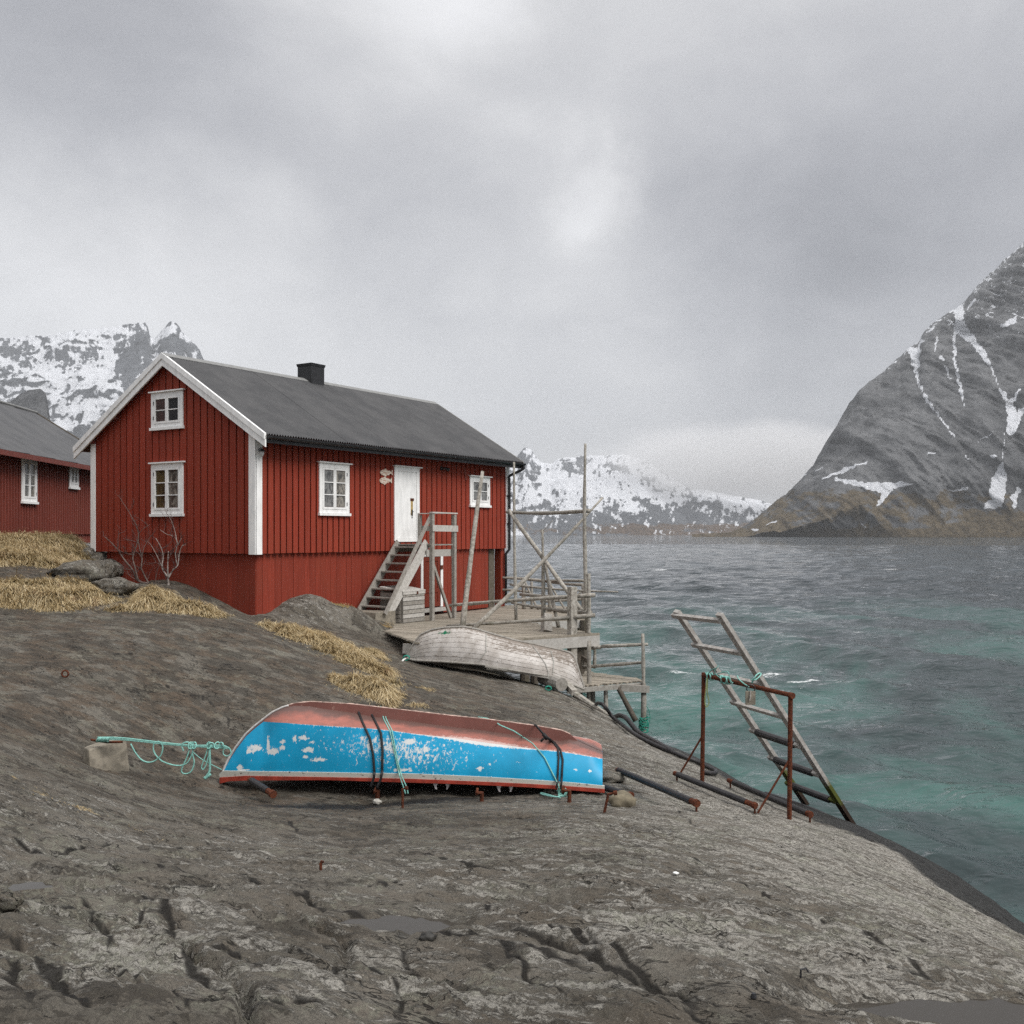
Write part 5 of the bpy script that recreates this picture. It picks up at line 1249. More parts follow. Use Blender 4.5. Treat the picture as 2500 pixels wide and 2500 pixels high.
peg(1473, 1984, 'bent rusty peg standing alone on the open rock right of the blue boat', h=.19, arm=.09, lean=.05)
def stone(u, v, r, label, mat=None, sq=.7, name='stone', grp=None):
    g = hit(u, v); me_ = bpy.data.meshes.new(name); import bmesh; bm = bmesh.new(); bmesh.ops.create_icosphere(bm, subdivisions=3, radius=r)
    s0 = random.random()*50
    for vtx in bm.verts:
        n = vtx.co.normalized(); k = 1+.28*float(gn(n.x*1.6+s0, n.y*1.6+n.z*2.1))+.10*float(gn(n.x*5+s0, n.y*5+n.z*4)); vtx.co = Vector((n.x*r*1.15*k, n.y*r*k, n.z*r*sq*k))
    bm.to_mesh(me_); bm.free(); me_.materials.append(mat or M_rock)
    for nm_, val in (('tone', .55), ('brown', .2), ('wet', 0.0)): add_attr(me_, nm_, np.full(len(me_.vertices), val))
    me_.polygons.foreach_set('use_smooth', np.ones(len(me_.polygons), bool))
    o = bpy.data.objects.new(name, me_); col.objects.link(o); place(o, g+UP*r*sq*.45); return tag(o, label, 'stone', grp)
stone(921, 1962, .05, 'small pale round stone below the black straps', simple('pale_stone', (.40, .38, .34), .8, .3, 20))
stone(1520, 1968, .13, 'fist sized brown stone against the right roller end beside the blue boat', simple('brown_stone', (.17, .145, .10), .9, .4, 9), sq=.8)
stone(1490, 1905, .16, 'flat grey stone beside the stern of the blue boat', sq=.5)
stone(1350, 1935, .10, 'grey stone under the blue boat by the rope knot', sq=.6)
stone(1045, 2294, .030, 'small dark stone lying in the long puddle', simple('dark_stone', (.03, .028, .025), .6, .3, 20))
stone(22, 2210, .055, 'rounded grey stone at the left edge beside the small puddle')
stone(1650, 2140, .018, 'small white stone on the bare rock in the right foreground', simple('white_stone', (.7, .7, .68), .8, .1, 20), sq=.4)
g = hit(783, 2125); m = MB(); m.tube([g, g+UP*.035, g+Vector((.006, 0, .055))], [.008, .010, .007], 6); m.tube([g+UP*.045, g+Vector((.018, 0, .05))], .007, 6); tag(m.build('rusty_bolt', M_rust), 'small orange rusty bolt in the rock below the bow of the boat', 'bolt')
g = hit(1955, 2388); m = MB(); m.tube([g, g+UP*.03, g+Vector((.02, 0, .035)), g+Vector((.03, 0, .02))], .004, 6); tag(m.build('iron_hook', M_black), 'dark iron hook set in the lichened rock at the lower right', 'hook')
g = hit(1840, 2435); m = MB(); m.tube([g, g+UP*.015], [.012, .008], 8); tag(m.build('iron_stub', M_black), 'dark iron stub in the hollow at the lower right', 'bolt')
g = hit(159, 1655); m = MB(); m.tube([g+Vector((math.cos(t)*.05, 0, .05+math.sin(t)*.05)) for t in np.linspace(0, 6.283, 13)[:-1]], .014, 6, closed=True); tag(m.build('iron_ring', M_rust), 'small dark iron ring in the rock at the left', 'ring')

# ------------------------------------------------------------------ concrete block and its coils of rope
g = hit(258, 1868); cb_ = g+UP*.0
e = empty('concrete_block', g, 'squat concrete block with an iron bar, moored to the blue boat by rope', 'block')
m = MB(); m.add([g+Vector(p) for p in ((-.27, -.16, -.10), (-.05, -.34, -.12), (.30, .05, -.12), (.05, .25, -.1), (-.24, -.10, .25), (-.10, -.30, .26), (.26, .02, .34), (.04, .22, .34))], [(3, 2, 1, 0), (4, 5, 6, 7), (0, 1, 5, 4), (1, 2, 6, 5), (2, 3, 7, 6), (3, 0, 4, 7)])
o = m.build('block', M_concrete, e); bv = o.modifiers.new('b', 'BEVEL'); bv.width = .02; bv.segments = 2
m = MB(); m.tube([W(222, 1806, g.y-.2), W(262, 1812, g.y-.25), W(300, 1811, g.y-.18)], .016, 7); m.build('iron_bar', M_rust, e)
m = MB(); dR = g.y-.28
def wr(u, v, dd=0): return W(u, v, dR+dd)
for off in (-3, 0, 3):
    m.tube(poly_tube([wr(238, 1803+off), wr(300, 1804+off*.8), wr(400, 1815+off*.6), wr(470, 1821+off*.5), wr(540, 1823+off), wr(561, 1828+off*.3)], 5), .0085, 5)
for k in range(7):
    c = wr(240+k*4, 1806); m.tube([c+Vector((math.cos(t)*.016+random.uniform(-.008, .008), math.sin(t)*.025, math.cos(t+.5)*.030)) for t in np.linspace(0, 6.2, 9)], .0095, 5)
m.tube(poly_tube([wr(319, 1816), wr(332, 1840), wr(350, 1858), wr(372, 1860), (wr(392, 1845)), wr(397, 1822), wr(388, 1811), wr(376, 1816), wr(376, 1836), wr(395, 1858), wr(430, 1869), wr(455, 1864), wr(468, 1842), wr(470, 1822), wr(458, 1812), wr(444, 1818), wr(448, 1834)], 6), .0095, 5)
m.tube(poly_tube([wr(466, 1820), wr(455, 1852), wr(443, 1880), wr(450, 1889), wr(466, 1884), wr(474, 1862), wr(470, 1836), wr(480, 1820)], 6), .0095, 5)
m.tube(poly_tube([wr(470, 1835), wr(490, 1852), wr(515, 1866), wr(541, 1879, -.1)], 6), .006, 5)
m.tube(poly_tube([wr(508, 1825), wr(500, 1850), wr(492, 1872), wr(497, 1878), wr(506, 1858), wr(512, 1826)], 6), .0085, 5)
m.tube(poly_tube([wr(511, 1822), wr(512, 1850), wr(512, 1880), wr(506, 1893), wr(498, 1900)], 5), [.018]*11+[.013]*20 if False else .016, 6)
m.tube(poly_tube([wr(500, 1901), wr(508, 1895), wr(514, 1890)], 4), .02, 6)
m.tube(poly_tube([wr(560, 1826), wr(564, 1838), wr(555, 1846), wr(546, 1842), wr(545, 1832), wr(552, 1826)], 6), .008, 5)
for cu in (466, 474, 510, 516, 530, 541):
    c = wr(cu, 1820); ph = random.random()*6; m.tube([c+Vector((math.cos(t+ph)*.03, math.sin(t)*.025, math.sin(t+ph)*.04)) for t in np.linspace(0, 6.2, 10)], .0095, 5)
tag(m.build('mint_rope', M_mint, smooth=True), 'mint green mooring rope with hanging loops between the concrete block and the bow', 'rope')

# ------------------------------------------------------------------ grey upturned boat
M_wb = material('peeling_white_paint', lambda t, out: wb_fn(t, out))if False else None
def wb_fn(t, out):
    p = pos(t); chip = t.n('ShaderNodeAttribute', attribute_name='chip').outputs['Fac']; grn = t.n('ShaderNodeAttribute', attribute_name='green').outputs['Fac']
    n = t.noise(p, 3.5, 5, .7); cc = t.mix(t.rng(n, .35, .65), (.36, .33, .30), (.52, .49, .46))
    st = t.noise(t.map(p, (1, 1, 3.5)), 13, 7, .8)
    f = t.rng(t.math('ADD', chip, t.math('MULTIPLY', t.math('SUBTRACT', st, .5), 1.6)), .40, .52)
    cc = t.mix(t.math('MULTIPLY', f, .85), cc, (.155, .125, .10))
    lamb = t.rng(t.noise(p, 22, 5, .85), .585, .64); cc = t.mix(lamb, cc, (.08, .062, .05))
    cc = t.mix(t.rng(t.math('ADD', grn, t.math('MULTIPLY', t.math('SUBTRACT', t.noise(p, 16, 4, .7), .5), 1.4)), .5, .58), cc, (.015, .14, .07))
    principled(t, out, **{'Base Color': cc, 'Roughness': .85, 'Specular IOR Level': .2, 'Normal': bump(t, st, .5, .012)})
M_wb = material('peeling_white_paint', wb_fn)
wK = [(993,1603),(1009,1574),(1027,1550),(1055,1538),(1086,1533),(1130,1531),(1164,1537),(1210,1551),(1257,1564),(1319,1577),(1366,1587),(1391,1594),(1403,1605),(1412,1636),(1426,1679)]
wG = [(993,1605),(1009,1610),(1086,1614),(1130,1617),(1179,1621),(1242,1633),(1304,1643),(1344,1649),(1381,1663),(1426,1681)]
def wdc(u): return 22.3-(u-993)/433*1.0
def wbw(u):
    s = np.clip((u-993)/433, 0, 1); return .82*(1-(1-s)**2.2)*(1-s**5)
def wp(u, t):
    t_ = t; w_ = wbw(u)*math.cos(t_*math.pi/2)**.75 if t_ < 1 else 0
    vg, vk = ip(wG, u), ip(wK, u); return W(u, vg+(vk-vg)*t, wdc(u)-w_)
wa0, wa1 = W(993, 1604, wdc(993)), W(1426, 1680, wdc(1426)); wd_ = Vector((wa1.x-wa0.x, wa1.y-wa0.y, 0)).normalized(); wn_ = Vector((-wd_.y, wd_.x, 0))
def wm(p): return p-wn_*2*((p-wa0).dot(wn_))
wb = empty('upturned_boat', (-.4, 21.9, 1.2), 'old upturned clinker boat with peeling pale paint in front of the deck', 'boat')
UW = np.linspace(993.5, 1425.5, 90); nst = 7
allv = []; allf = []
for k in range(nst):
    t0, t1 = k/nst, (k+1)/nst+.012
    rows = []
    for j, t in enumerate(np.linspace(t0, min(t1, 1), 5)):
        prow = []
        for u in UW:
            p = wp(u, t); out_ = (Vector((0, 0, CAMZ))-p).normalized(); prow.append(p+out_*(.005*(1-j/4)))
        rows.append(prow)
    UU, TT = np.meshgrid(UW, np.linspace(t0, min(t1, 1), 5))
    ch_ = .24+.26*np.exp(-((TT-.75)/.25)**2)*sstep(UU, 1150, 1250)+.40*np.exp(-((TT-1)/.07)**2)+.30*np.exp(-((TT-t0)/.014)**2)*(.35+.65*np.clip(.5+gn(UU/9, TT*3+k*5), 0, 1))-.22*np.exp(-((TT-.42)/.12)**2)
    gr_ = .75*np.exp(-((UU-1087)/22)**2-((TT-.86)/.07)**2)+.45*np.exp(-((UU-1118)/16)**2-((TT-.68)/.05)**2)+.42*np.exp(-((UU-1400)/14)**2-((TT-.75)/.2)**2)
    for mir in (0, 1):
        o, v_, f_ = grid_part('strake', [[wm(p) for p in r] for r in rows] if mir else rows, M_wb, wb, {'chip': ch_, 'green': gr_ if not mir else gr_*0}, thick=.012, flip=bool(mir))
        if not mir: kk = sum(len(a) for a in allv); allv.append(v_); allf += [tuple(int(i)+kk for i in f) for f in f_]
BW = BVHTree.FromPolygons([tuple(p) for a in allv for p in a], allf)
m = MB(); m.tube([W(u, ip(wK, u)-1, wdc(u)) for u in UW], .026, 6); m.build('keel', M_wood, wb)
for mir in (0, 1):
    m = MB(); ps = [wp(u, 0)+UP*(-.012)+Vector((0, -.02, 0)) for u in UW]; m.tube([wm(p) for p in ps] if mir else ps, .026, 6); m.build('gunwale', M_wood, wb)
m = MB(); m.beam(W(1185, 1627, 21.15), W(1345, 1656, 20.9), .04, .03); m.build('rubbing_strip', M_wood, wb)
m = MB(); m.beam(W(1188, 1633, 21.2), W(1340, 1652, 21.0), .03, .03); m.build('rubbing_strip', M_wood, wb)
for lb_, pts in (('pale cord over the middle of the old upturned boat', [(1187, 1547), (1187, 1590), (1168, 1615)]), ('thin cord over the old boat, running down to the short log', [(1300, 1575), (1318, 1600), (1332, 1620), (1339, 1640), (1340, 1660)]), ('thin cord nearest the right tip of the old upturned boat', [(1345, 1588), (1352, 1615), (1350, 1645)])):
    pp = lay(dense(pts, 6), .02, 21, BW); m = MB(); m.tube(pp, .006, 5); tag(m.build('thin_line', simple('pale_line', (.42, .42, .38), .8)), lb_, 'cord', 'thin cords over the old boat')
m = MB(); c = W(992, 1606, 22.1)
for k in range(7): ph = k; m.tube([c+Vector((math.cos(t+ph)*.07, math.sin(t)*.05, math.sin(t+ph)*.05)) for t in np.linspace(0, 6.2, 9)], .011, 5)
tag(m.build('teal_rope', M_teal), 'teal rope tied round the left tip of the old boat', 'rope')
m = MB(); m.tube(poly_tube([W(990, 1608, 22), W(984, 1612, 21.9), W(979, 1620, 21.7)]), [.02]*13, 6); tag(m.build('white_rope', simple('white_rope', (.6, .6, .57), .8)), 'frayed white rope end hanging from the left tip of the old boat', 'rope')
m = MB(); c = W(1339, 1680, 20.6)
for k in range(6): ph = k*1.3; m.tube([c+Vector((math.cos(t+ph)*.06, math.sin(t)*.04, math.sin(t+ph)*.04)) for t in np.linspace(0, 6.2, 9)], .011, 5)
tag(m.build('teal_rope', M_teal), 'small tangle of teal rope on the rock under the old boat', 'rope')
m = MB(); m.tube([W(1325, 1655, 21.5), W(1345, 1662, 21.1), W(1372, 1671, 20.6)], [.13, .14, .135], 12, jit=.08); tag(m.build('log', M_wood, smooth=False), 'short thick grey log propping up the right end of the old boat', 'log')
m = MB(); m.beam(W(1378, 1665, 21.2), W(1403, 1692, 20.4), .12, .12); m.pole(W(1398, 1690, 20.5), W(1500, 1752, 19.6), .085, .03, bend=.01); tag(m.build('driftwood_beam', M_pole), 'grey driftwood beam running down from the old boat towards the water', 'beam')
m = MB(); m.beam(W(993, 1584, 22.7), W(1012, 1584, 22.9), .25, .22); tag(m.build('timber_block', M_woodlight), 'squared pale timber block under the left end of the old boat', 'timber block')
# black hose along the water's edge
hp = [hit(u, v)+UP*.05 for u, v in ((1405, 1700), (1450, 1728), (1500, 1762), (1550, 1800))]+[hit(u, v)+UP*.04 for u, v in ((1600, 1825), (1660, 1850), (1700, 1866), (1735, 1882), (1748, 1890), (1742, 1895), (1715, 1893))]
m = MB(); m.tube(poly_tube(hp, 6), .035, 7); tag(m.build('black_hose', M_rubber, smooth=True), 'black hose running along the dark edge of the rock to a small loop', 'hose')
m = MB(); m.tube(poly_tube([hit(u, v)+UP*.05 for u, v in ((1440, 1715), (1500, 1757), (1560, 1796), (1605, 1822), (1640, 1842))], 6), .045, 7); tag(m.build('dark_pole', M_rubber, smooth=True), 'long dark wet pole lying beside the black hose', 'pole')

# ------------------------------------------------------------------ rusty frame and leaning ladder
fr = empty('pipe_stand', (3.1, 13.6, .8), 'rusty iron pipe frame of two posts and a crossbar standing on the rock', 'frame')
dl, dr_ = 14.3, 13.0
for (u0, v0, u1, v1, d) in ((1714, 1918, 1718, 1642, dl), (1927, 2002, 1930, 1698, dr_)):
    m = MB(); m.tube([W(u0, v0+12, d), W(u1, v1, d)], .030, 10); m.build('post', M_rust, fr, smooth=False)
m = MB(); m.tube([W(1716, 1648, dl), W(1935, 1698, dr_-.04)], .030, 10); m.build('crossbar', M_rust, fr)
m = MB(); m.tube([W(1928, 1697, dr_-.0), W(1936, 1699, dr_-.06)], .040, 12); m.build('end_cap', M_rust, fr)
for (u0, v0, u1, v1, d0_, d1_) in ((1656, 1896, 1713, 1800, 14.4, 14.3), (1850, 1985, 1930, 1850, 12.95, 13.0)):
    m = MB(); m.tube([W(u0, v0, d0_), W(u1, v1, d1_)], .014, 7); m.build('brace', M_rust, fr)
M_ladder = wood('ladder_wood', (.25, .225, .20), (.37, .34, .31))
def lad_fn(t, out):
    p = pos(t); sx = t.n('ShaderNodeSeparateXYZ', {0: p}); st = t.noise(p, 16, 5, .7); n = t.noise(p, 7, 4, .7)
    cc = t.mix(t.rng(st, .35, .65), (.27, .25, .23), (.42, .40, .375))
    zz_ = t.math('ADD', sx.outputs[2], t.math('MULTIPLY', t.math('SUBTRACT', n, .5), .35))
    cc = t.mix(t.math('SUBTRACT', 1.0, t.rng(zz_, .72, .92)), cc, (.075, .085, .018)); cc = t.mix(t.math('SUBTRACT', 1.0, t.rng(zz_, .40, .55)), cc, (.032, .020, .014))
    principled(t, out, **{'Base Color': cc, 'Roughness': .85, 'Specular IOR Level': .2, 'Normal': bump(t, st, .5, .008)})
M_ladder = material('ladder_timber', lad_fn)
RT, RB_, LT, LB = W(1756, 1499, 13.15), W(2084, 2018, 14.9), W(1652, 1492, 13.95), W(1976, 1976, 15.75)
ld = empty('wooden_ladder', RB_, 'long grey wooden ladder leaning on the rusty frame above the water', 'ladder')
nrm = (RB_-RT).cross(LT-RT).normalized()
for a, b in ((RT, RB_), (LT, LB)):
    m = MB(); m.beam(a, b, .055, .105, up=(LT-RT).normalized()); m.build('stile', M_ladder, ld)
rg = [((1642, 1498), (1748, 1510)), ((1691, 1570), (1799, 1589)), ((1737, 1640), (1850, 1665)), ((1786, 1711), (1894, 1743)), ((1834, 1780), (1945, 1817)), ((1876, 1847), (1990, 1886)), ((1916, 1910), (2032, 1951))]
def ray_on(a, b, v):  # point on the stile a-b at pixel row v
    lo, hi = 0., 1.
    for _ in range(40):
        mid_ = (lo+hi)/2; p = a.lerp(b, mid_); vv_ = HY-(p.z-CAMZ)/p.y*FOC
        if vv_ < v: lo = mid_
        else: hi = mid_
    return a.lerp(b, lo)
for i, ((ua, va), (ub, vb)) in enumerate(rg):
    p = ray_on(LT, LB, va); q = ray_on(RT, RB_, vb); off = nrm*(-.045 if nrm.y > 0 else .045); dv = (q-p).normalized()
    m = MB(); m.beam(p+off-dv*.08, q+off, .045, .065, up=(RT-RB_).normalized()); rgo = m.build('rung', M_ladder, ld)
    if i >= 4 or i == 3 and False:
        m = MB(); m.tube([p+off+dv*(.06), q+off-dv*.10], .052, 10); m.build('rubber_sleeve', M_rubber, rgo)
    if i == 3: pass
mth = M_mint
m = MB(); c0 = W(1735, 1646, 14.1)
def tang(c, n, r, rr_, m):
    for k in range(n):
        ph = random.random()*6; cc = c+Vector((random.uniform(-.02, .02), 0, 0)); m.tube([cc+Vector((math.cos(t*.5+ph)*.02, math.sin(t)*r, math.cos(t)*r)) for t in np.linspace(0, 6.2, 9)], rr_, 5)
def fb(t): return W(1716, 1648, dl).lerp(W(1935, 1698, dr_), t)
for t_ in (.05, .09, .22, .26, .28, .30): tang(fb(t_), 3, .05, .009, m)
m.tube(poly_tube([fb(.05), W(1737, 1636, 13.9), W(1750, 1630, 13.7), W(1753, 1626, 13.75), W(1745, 1642, 13.8), fb(.24), fb(.30)+UP*.05, W(1786, 1668, 13.7), fb(.36)], 6), .008, 5)
m.tube(poly_tube([fb(.12)+UP*.03, W(1775, 1640, 13.75), W(1781, 1655, 13.7), W(1787, 1667, 13.65)], 5), .008, 5)
m.tube(poly_tube([W(1800, 1650, 13.5), W(1803, 1657, 13.45), W(1815, 1668, 13.4), W(1829, 1677, 13.35)], 5), .009, 5)
m.tube(poly_tube([W(1833, 1660, 13.35), W(1845, 1659, 13.3), W(1857, 1648, 13.5), W(1855, 1643, 13.55), W(1845, 1650, 13.3), W(1836, 1668, 13.35), W(1840, 1655, 13.3)], 6), .010, 5)
tag(m.build('mint_rope', M_mint, smooth=True), 'mint green rope wound along the crossbar tying the ladder to the rusty frame', 'rope')
m = MB(); m.tube(poly_tube([W(1727, 1648, 14.2), W(1724, 1680, 14.15), W(1721, 1710, 14.15), W(1724, 1726, 14.15), W(1731, 1715, 14.15), W(1727, 1690, 14.15), W(1728, 1650, 14.2)], 6), .008, 5)
tag(m.build('yellow_green_rope', simple('yellow_green_rope', (.30, .36, .16), .8, .2, 60)), 'yellowish green rope loop hanging beside the left post of the rusty frame', 'rope')
e = empty('hanging_plate', W(1832, 1720, 13.25), 'flat grey plate with a slot hanging by a black ring from the crossbar', 'plate')
m = MB(); cr = W(1833, 1681, 13.28); m.tube([cr+Vector((math.cos(t)*.055, 0, math.sin(t)*.05)) for t in np.linspace(0, 6.283, 17)[:-1]], .008, 6, closed=True); m.build('ring', M_black, e)
m = MB(); m.box6(W(1832, 1704, 13.25), (.064, 0, 0), (0, .012, 0), (0, 0, .088)); m.build('plate', M_concrete, e)
m = MB(); m.tube([W(1832, 1686, 13.23), W(1832, 1704, 13.22), W(1830, 1710, 13.22)], .010, 6); m.build('toggle', M_wood, e)
# ------------------------------------------------------------------ dry grass, bushes, boulders, planks
M_grass = None
def grass_fn(t, out):
    ra = t.n('ShaderNodeAttribute', attribute_name='tint').outputs['Fac']; p = pos(t)
    cc = t.ramp(ra, [(0., (.11, .080, .038)), (.3, (.30, .215, .108)), (.6, (.54, .435, .26)), (1., (.74, .63, .43))])
    gn_ = t.rng(t.noise(p, 1.1, 5, .7), .52, .64); cc = t.mix(t.math('MULTIPLY', gn_, .40), cc, (.16, .13, .055))
    rd_ = t.rng(t.noise(t.map(p, loc=(5, 5, 5)), 1.7, 5, .7), .58, .68); cc = t.mix(t.math('MULTIPLY', rd_, .5), cc, (.22, .12, .07))
    d = t.n('ShaderNodeBsdfDiffuse', {0: cc}); tr = t.n('ShaderNodeBsdfTranslucent', {0: cc}); mx_ = t.n('ShaderNodeMixShader', {0: .25, 1: d.outputs[0], 2: tr.outputs[0]})
    t.t.links.new(mx_.outputs[0], out.inputs[0])
M_grass = material('dry_grass', grass_fn)
M_thatch = simple('grass_thatch', (.20, .145, .060), .95, .55, 5, bscale=30, bs=1.0)
def inpoly(x, y, P):
    c = np.zeros(x.shape, bool); n = len(P)
    for i in range(n):
        (x0, y0), (x1, y1) = P[i], P[(i+1) % n]
        c ^= ((y0 > y) != (y1 > y)) & (x < (x1-x0)*(y-y0)/(y1-y0+1e-12)+x0)
    return c
def grass_patch(poly_px, hmax, nblade, blen, label_unused=None, mscale=.9, seed=1, wide=.009, world_poly=None, lie=.75):
    """tussocks: a lumpy thatch sheet and thousands of drooping blades, one object"""
    rng = np.random.default_rng(seed)
    P = world_poly or [tuple(hit(u, v)[:2]) for u, v in poly_px]
    xs = np.array([p[0] for p in P]); ys = np.array([p[1] for p in P])
    cx_, cy_ = xs.mean(), ys.mean()
    esc = min(1.0, .25*math.sqrt(np.ptp(xs)*np.ptp(ys)))
    def edged(x, y):
        d, _ = seg_d(x, y, P+[P[0]]); d = np.where(inpoly(x, y, P), d, 0)
        return np.maximum(d-esc*.55*np.clip(.25+fbm(x/(.55*esc+.1), y/(.55*esc+.1), 3, .6, ox=seed*7), 0, 1), 0)*(d > 0)
    def mound(x, y):
        e = edged(x, y); f = sstep(e, 0, .45)
        lum = .45+.75*ridged(x/mscale+seed, y/mscale, 3, .5, ox=seed*3)+.25*fbm(x/.3, y/.3, 2, ox=seed)
        return hmax*f*np.clip(lum, .15, 1.5)
    # thatch
    st = max(.06, math.sqrt((xs.ptp() if hasattr(xs, 'ptp') else np.ptp(xs))*np.ptp(ys)/9000))
    gx_, gy_ = np.meshgrid(np.arange(xs.min(), xs.max()+st, st), np.arange(ys.min(), ys.max()+st, st), indexing='xy')
    z_ = rock_z(gx_, gy_); mm = mound(gx_, gy_); ins = edged(gx_, gy_) > 0
    z2 = z_+mm-.02; nr, nc = gx_.shape
    F = grid_faces(nr, nc); keep = ins.ravel()[F].all(1); F = F[keep]
    V = np.stack([gx_, gy_, z2], -1).reshape(-1, 3)
    # blades
    esc2 = min(1.0, .4*math.sqrt(np.ptp(xs)*np.ptp(ys)))
    nblade = int(nblade*1.6); n = nblade; x = rng.uniform(xs.min(), xs.max(), n*4); y = rng.uniform(ys.min(), ys.max(), n*4)
    k = inpoly(x+rng.normal(0, .17*esc2, x.size), y+rng.normal(0, .17*esc2, x.size), P); x = x[k]; y = y[k]; k = (edged(x, y) > 0) | (rng.random(x.size) < .10); x = x[k][:n]; y = y[k][:n]; n = len(x)
    m0 = mound(x, y); e_ = .12; gxm = (mound(x+e_, y)-mound(x-e_, y)+rock_base(x+e_, y)-rock_base(x-e_, y))/(2*e_); gym = (mound(x, y+e_)-mound(x, y-e_)+rock_base(x, y+e_)-rock_base(x, y-e_))/(2*e_)
    z = rock_z(x, y)+m0-.02
    tuft = fbm(x/.35, y/.35, 2, ox=seed*5)*4
    dx = -gxm*1.2+np.cos(tuft*2)*.6+rng.normal(0, .55, n)+.15; dy = -gym*1.2+np.sin(tuft*2)*.55+rng.normal(0, .55, n)-.2
    L = np.hypot(dx, dy)+1e-6; dx /= L; dy /= L
    ln = .78*blen*rng.uniform(.55, 1.35, n)*(.6+.4*sstep(edged(x, y), 0, .25)); up_ = (rng.uniform(.0, 1.0, n)**2)*.75*(1-lie*.4)+.08
    wv =   .46*wide*rng.uniform(.7, 1.4, n); sxv, syv = -dy*wv, dx*wv
    segs = [(0, 0.0, 1.0), (.50, .95, .85), (1.0, .60, .2)]
    bv_ = []
    for (f, hgt, ww) in segs:
        px_ = x+dx*ln*f; py_ = y+dy*ln*f; slope = (gxm*dx+gym*dy)*ln*f
        pz_ = z+slope+ln*up_*hgt
        bv_.append(np.stack([px_-sxv*ww, py_-syv*ww, pz_], -1)); bv_.append(np.stack([px_+sxv*ww, py_+syv*ww, pz_], -1))
    BVV = np.stack(bv_, 1)              # n, 6, 3
    base_ = np.arange(n)[:, None]*6+len(V)
    q = np.array([[0, 1, 3, 2], [2, 3, 5, 4]]); FB = (base_[:, None]+q[None]).reshape(-1, 4)
    me = new_mesh('dry_grass', np.r_[V, BVV.reshape(-1, 3)], np.r_[F, FB], False)
    ti = np.clip(rng.normal(.52, .26, n)+.45*fbm(x/.45, y/.45, 3, ox=3), 0, 1)
    grow = np.array([.35, .35, .9, .9, 1.05, 1.05])
    tint = np.r_[np.clip(.22+.25*fbm(V[:, 0]/.2, V[:, 1]/.2, 3), 0, 1), (ti[:, None]*grow[None]).ravel()]
    add_attr(me, 'tint', tint); me.materials.append(M_grass)
    o = bpy.data.objects.new('dry_grass', me); col.objects.link(o); o['kind'] = 'stuff'; return o
# worlds of grass: the big mound at the left, the strip below it, the fringe by the bush, the tongue down the rock
grass_patch(None, .20, 30000, .34, seed=1, mscale=1.3, wide=.011, world_poly=[(-15.5, 24.0), (-12.2, 23.4), (-10.9, 23.6), (-9.9, 24.2), (-9.55, 25.2), (-10.2, 26.6), (-11.2, 27.8), (-12.3, 29.5), (-13.3, 31), (-13.6, 27.5), (-16, 27)])
grass_patch([(-80, 1488), (60, 1490), (160, 1492), (250, 1478), (300, 1470), (240, 1436), (120, 1432), (-80, 1436)], .22, 16000, .30, seed=2, wide=.011)
grass_patch([(230, 1492), (330, 1496), (430, 1500), (540, 1512), (570, 1506), (500, 1492), (440, 1470), (400, 1455), (345, 1446), (310, 1460), (300, 1480)], .17, 14000, .28, seed=3, wide=.010)
grass_patch([(620, 1525), (660, 1545), (740, 1575), (800, 1605), (880, 1640), (960, 1690), (990, 1700), (985, 1660), (940, 1625), (880, 1590), (800, 1562), (700, 1535), (650, 1520)], .14, 13000, .24, seed=4, wide=.009, mscale=.5)
grass_patch([(795, 1660), (850, 1690), (900, 1705), (960, 1735), (985, 1700), (930, 1670), (860, 1660), (810, 1645)], .20, 9000, .24, seed=5, wide=.009, mscale=.5)
grass_patch([(880, 1590), (930, 1612), (955, 1615), (940, 1597), (890, 1578)], .10, 2500, .2, seed=6, wide=.008, mscale=.4)
grass_patch([(62, 1925), (110, 1955), (180, 1975), (235, 1995), (240, 1985), (190, 1962), (150, 1958), (90, 1925), (75, 1915)], .05, 4200, .11, seed=7, wide=.0045, mscale=.3)
grass_patch([(310, 2018), (345, 2038), (390, 2058), (392, 2048), (350, 2028), (318, 2012)], .025, 1300, .07, seed=8, wide=.004, mscale=.3)
grass_patch([(16, 1900), (30, 1912), (40, 1905), (28, 1893)], .04, 500, .09, seed=9, wide=.004, mscale=.3)
grass_patch([(880, 1535), (930, 1545), (970, 1542), (1000, 1530), (960, 1525), (910, 1530)], .05, 1600, .14, seed=10, wide=.007, mscale=.4)
grass_patch([(800, 1478), (850, 1492), (872, 1488), (860, 1476), (820, 1470)], .08, 900, .2, seed=11, wide=.007, mscale=.4)
grass_patch([(985, 1724), (1030, 1732), (1050, 1728), (1040, 1718), (1000, 1714)], .05, 700, .14, seed=12, wide=.006, mscale=.4)
grass_patch([(1005, 1680), (1060, 1692), (1070, 1684), (1030, 1674)], .04, 500, .12, seed=13, wide=.006, mscale=.4)
grass_patch([(980, 1570), (1008, 1580), (1012, 1570), (990, 1562)], .05, 400, .12, seed=14, wide=.006, mscale=.4)

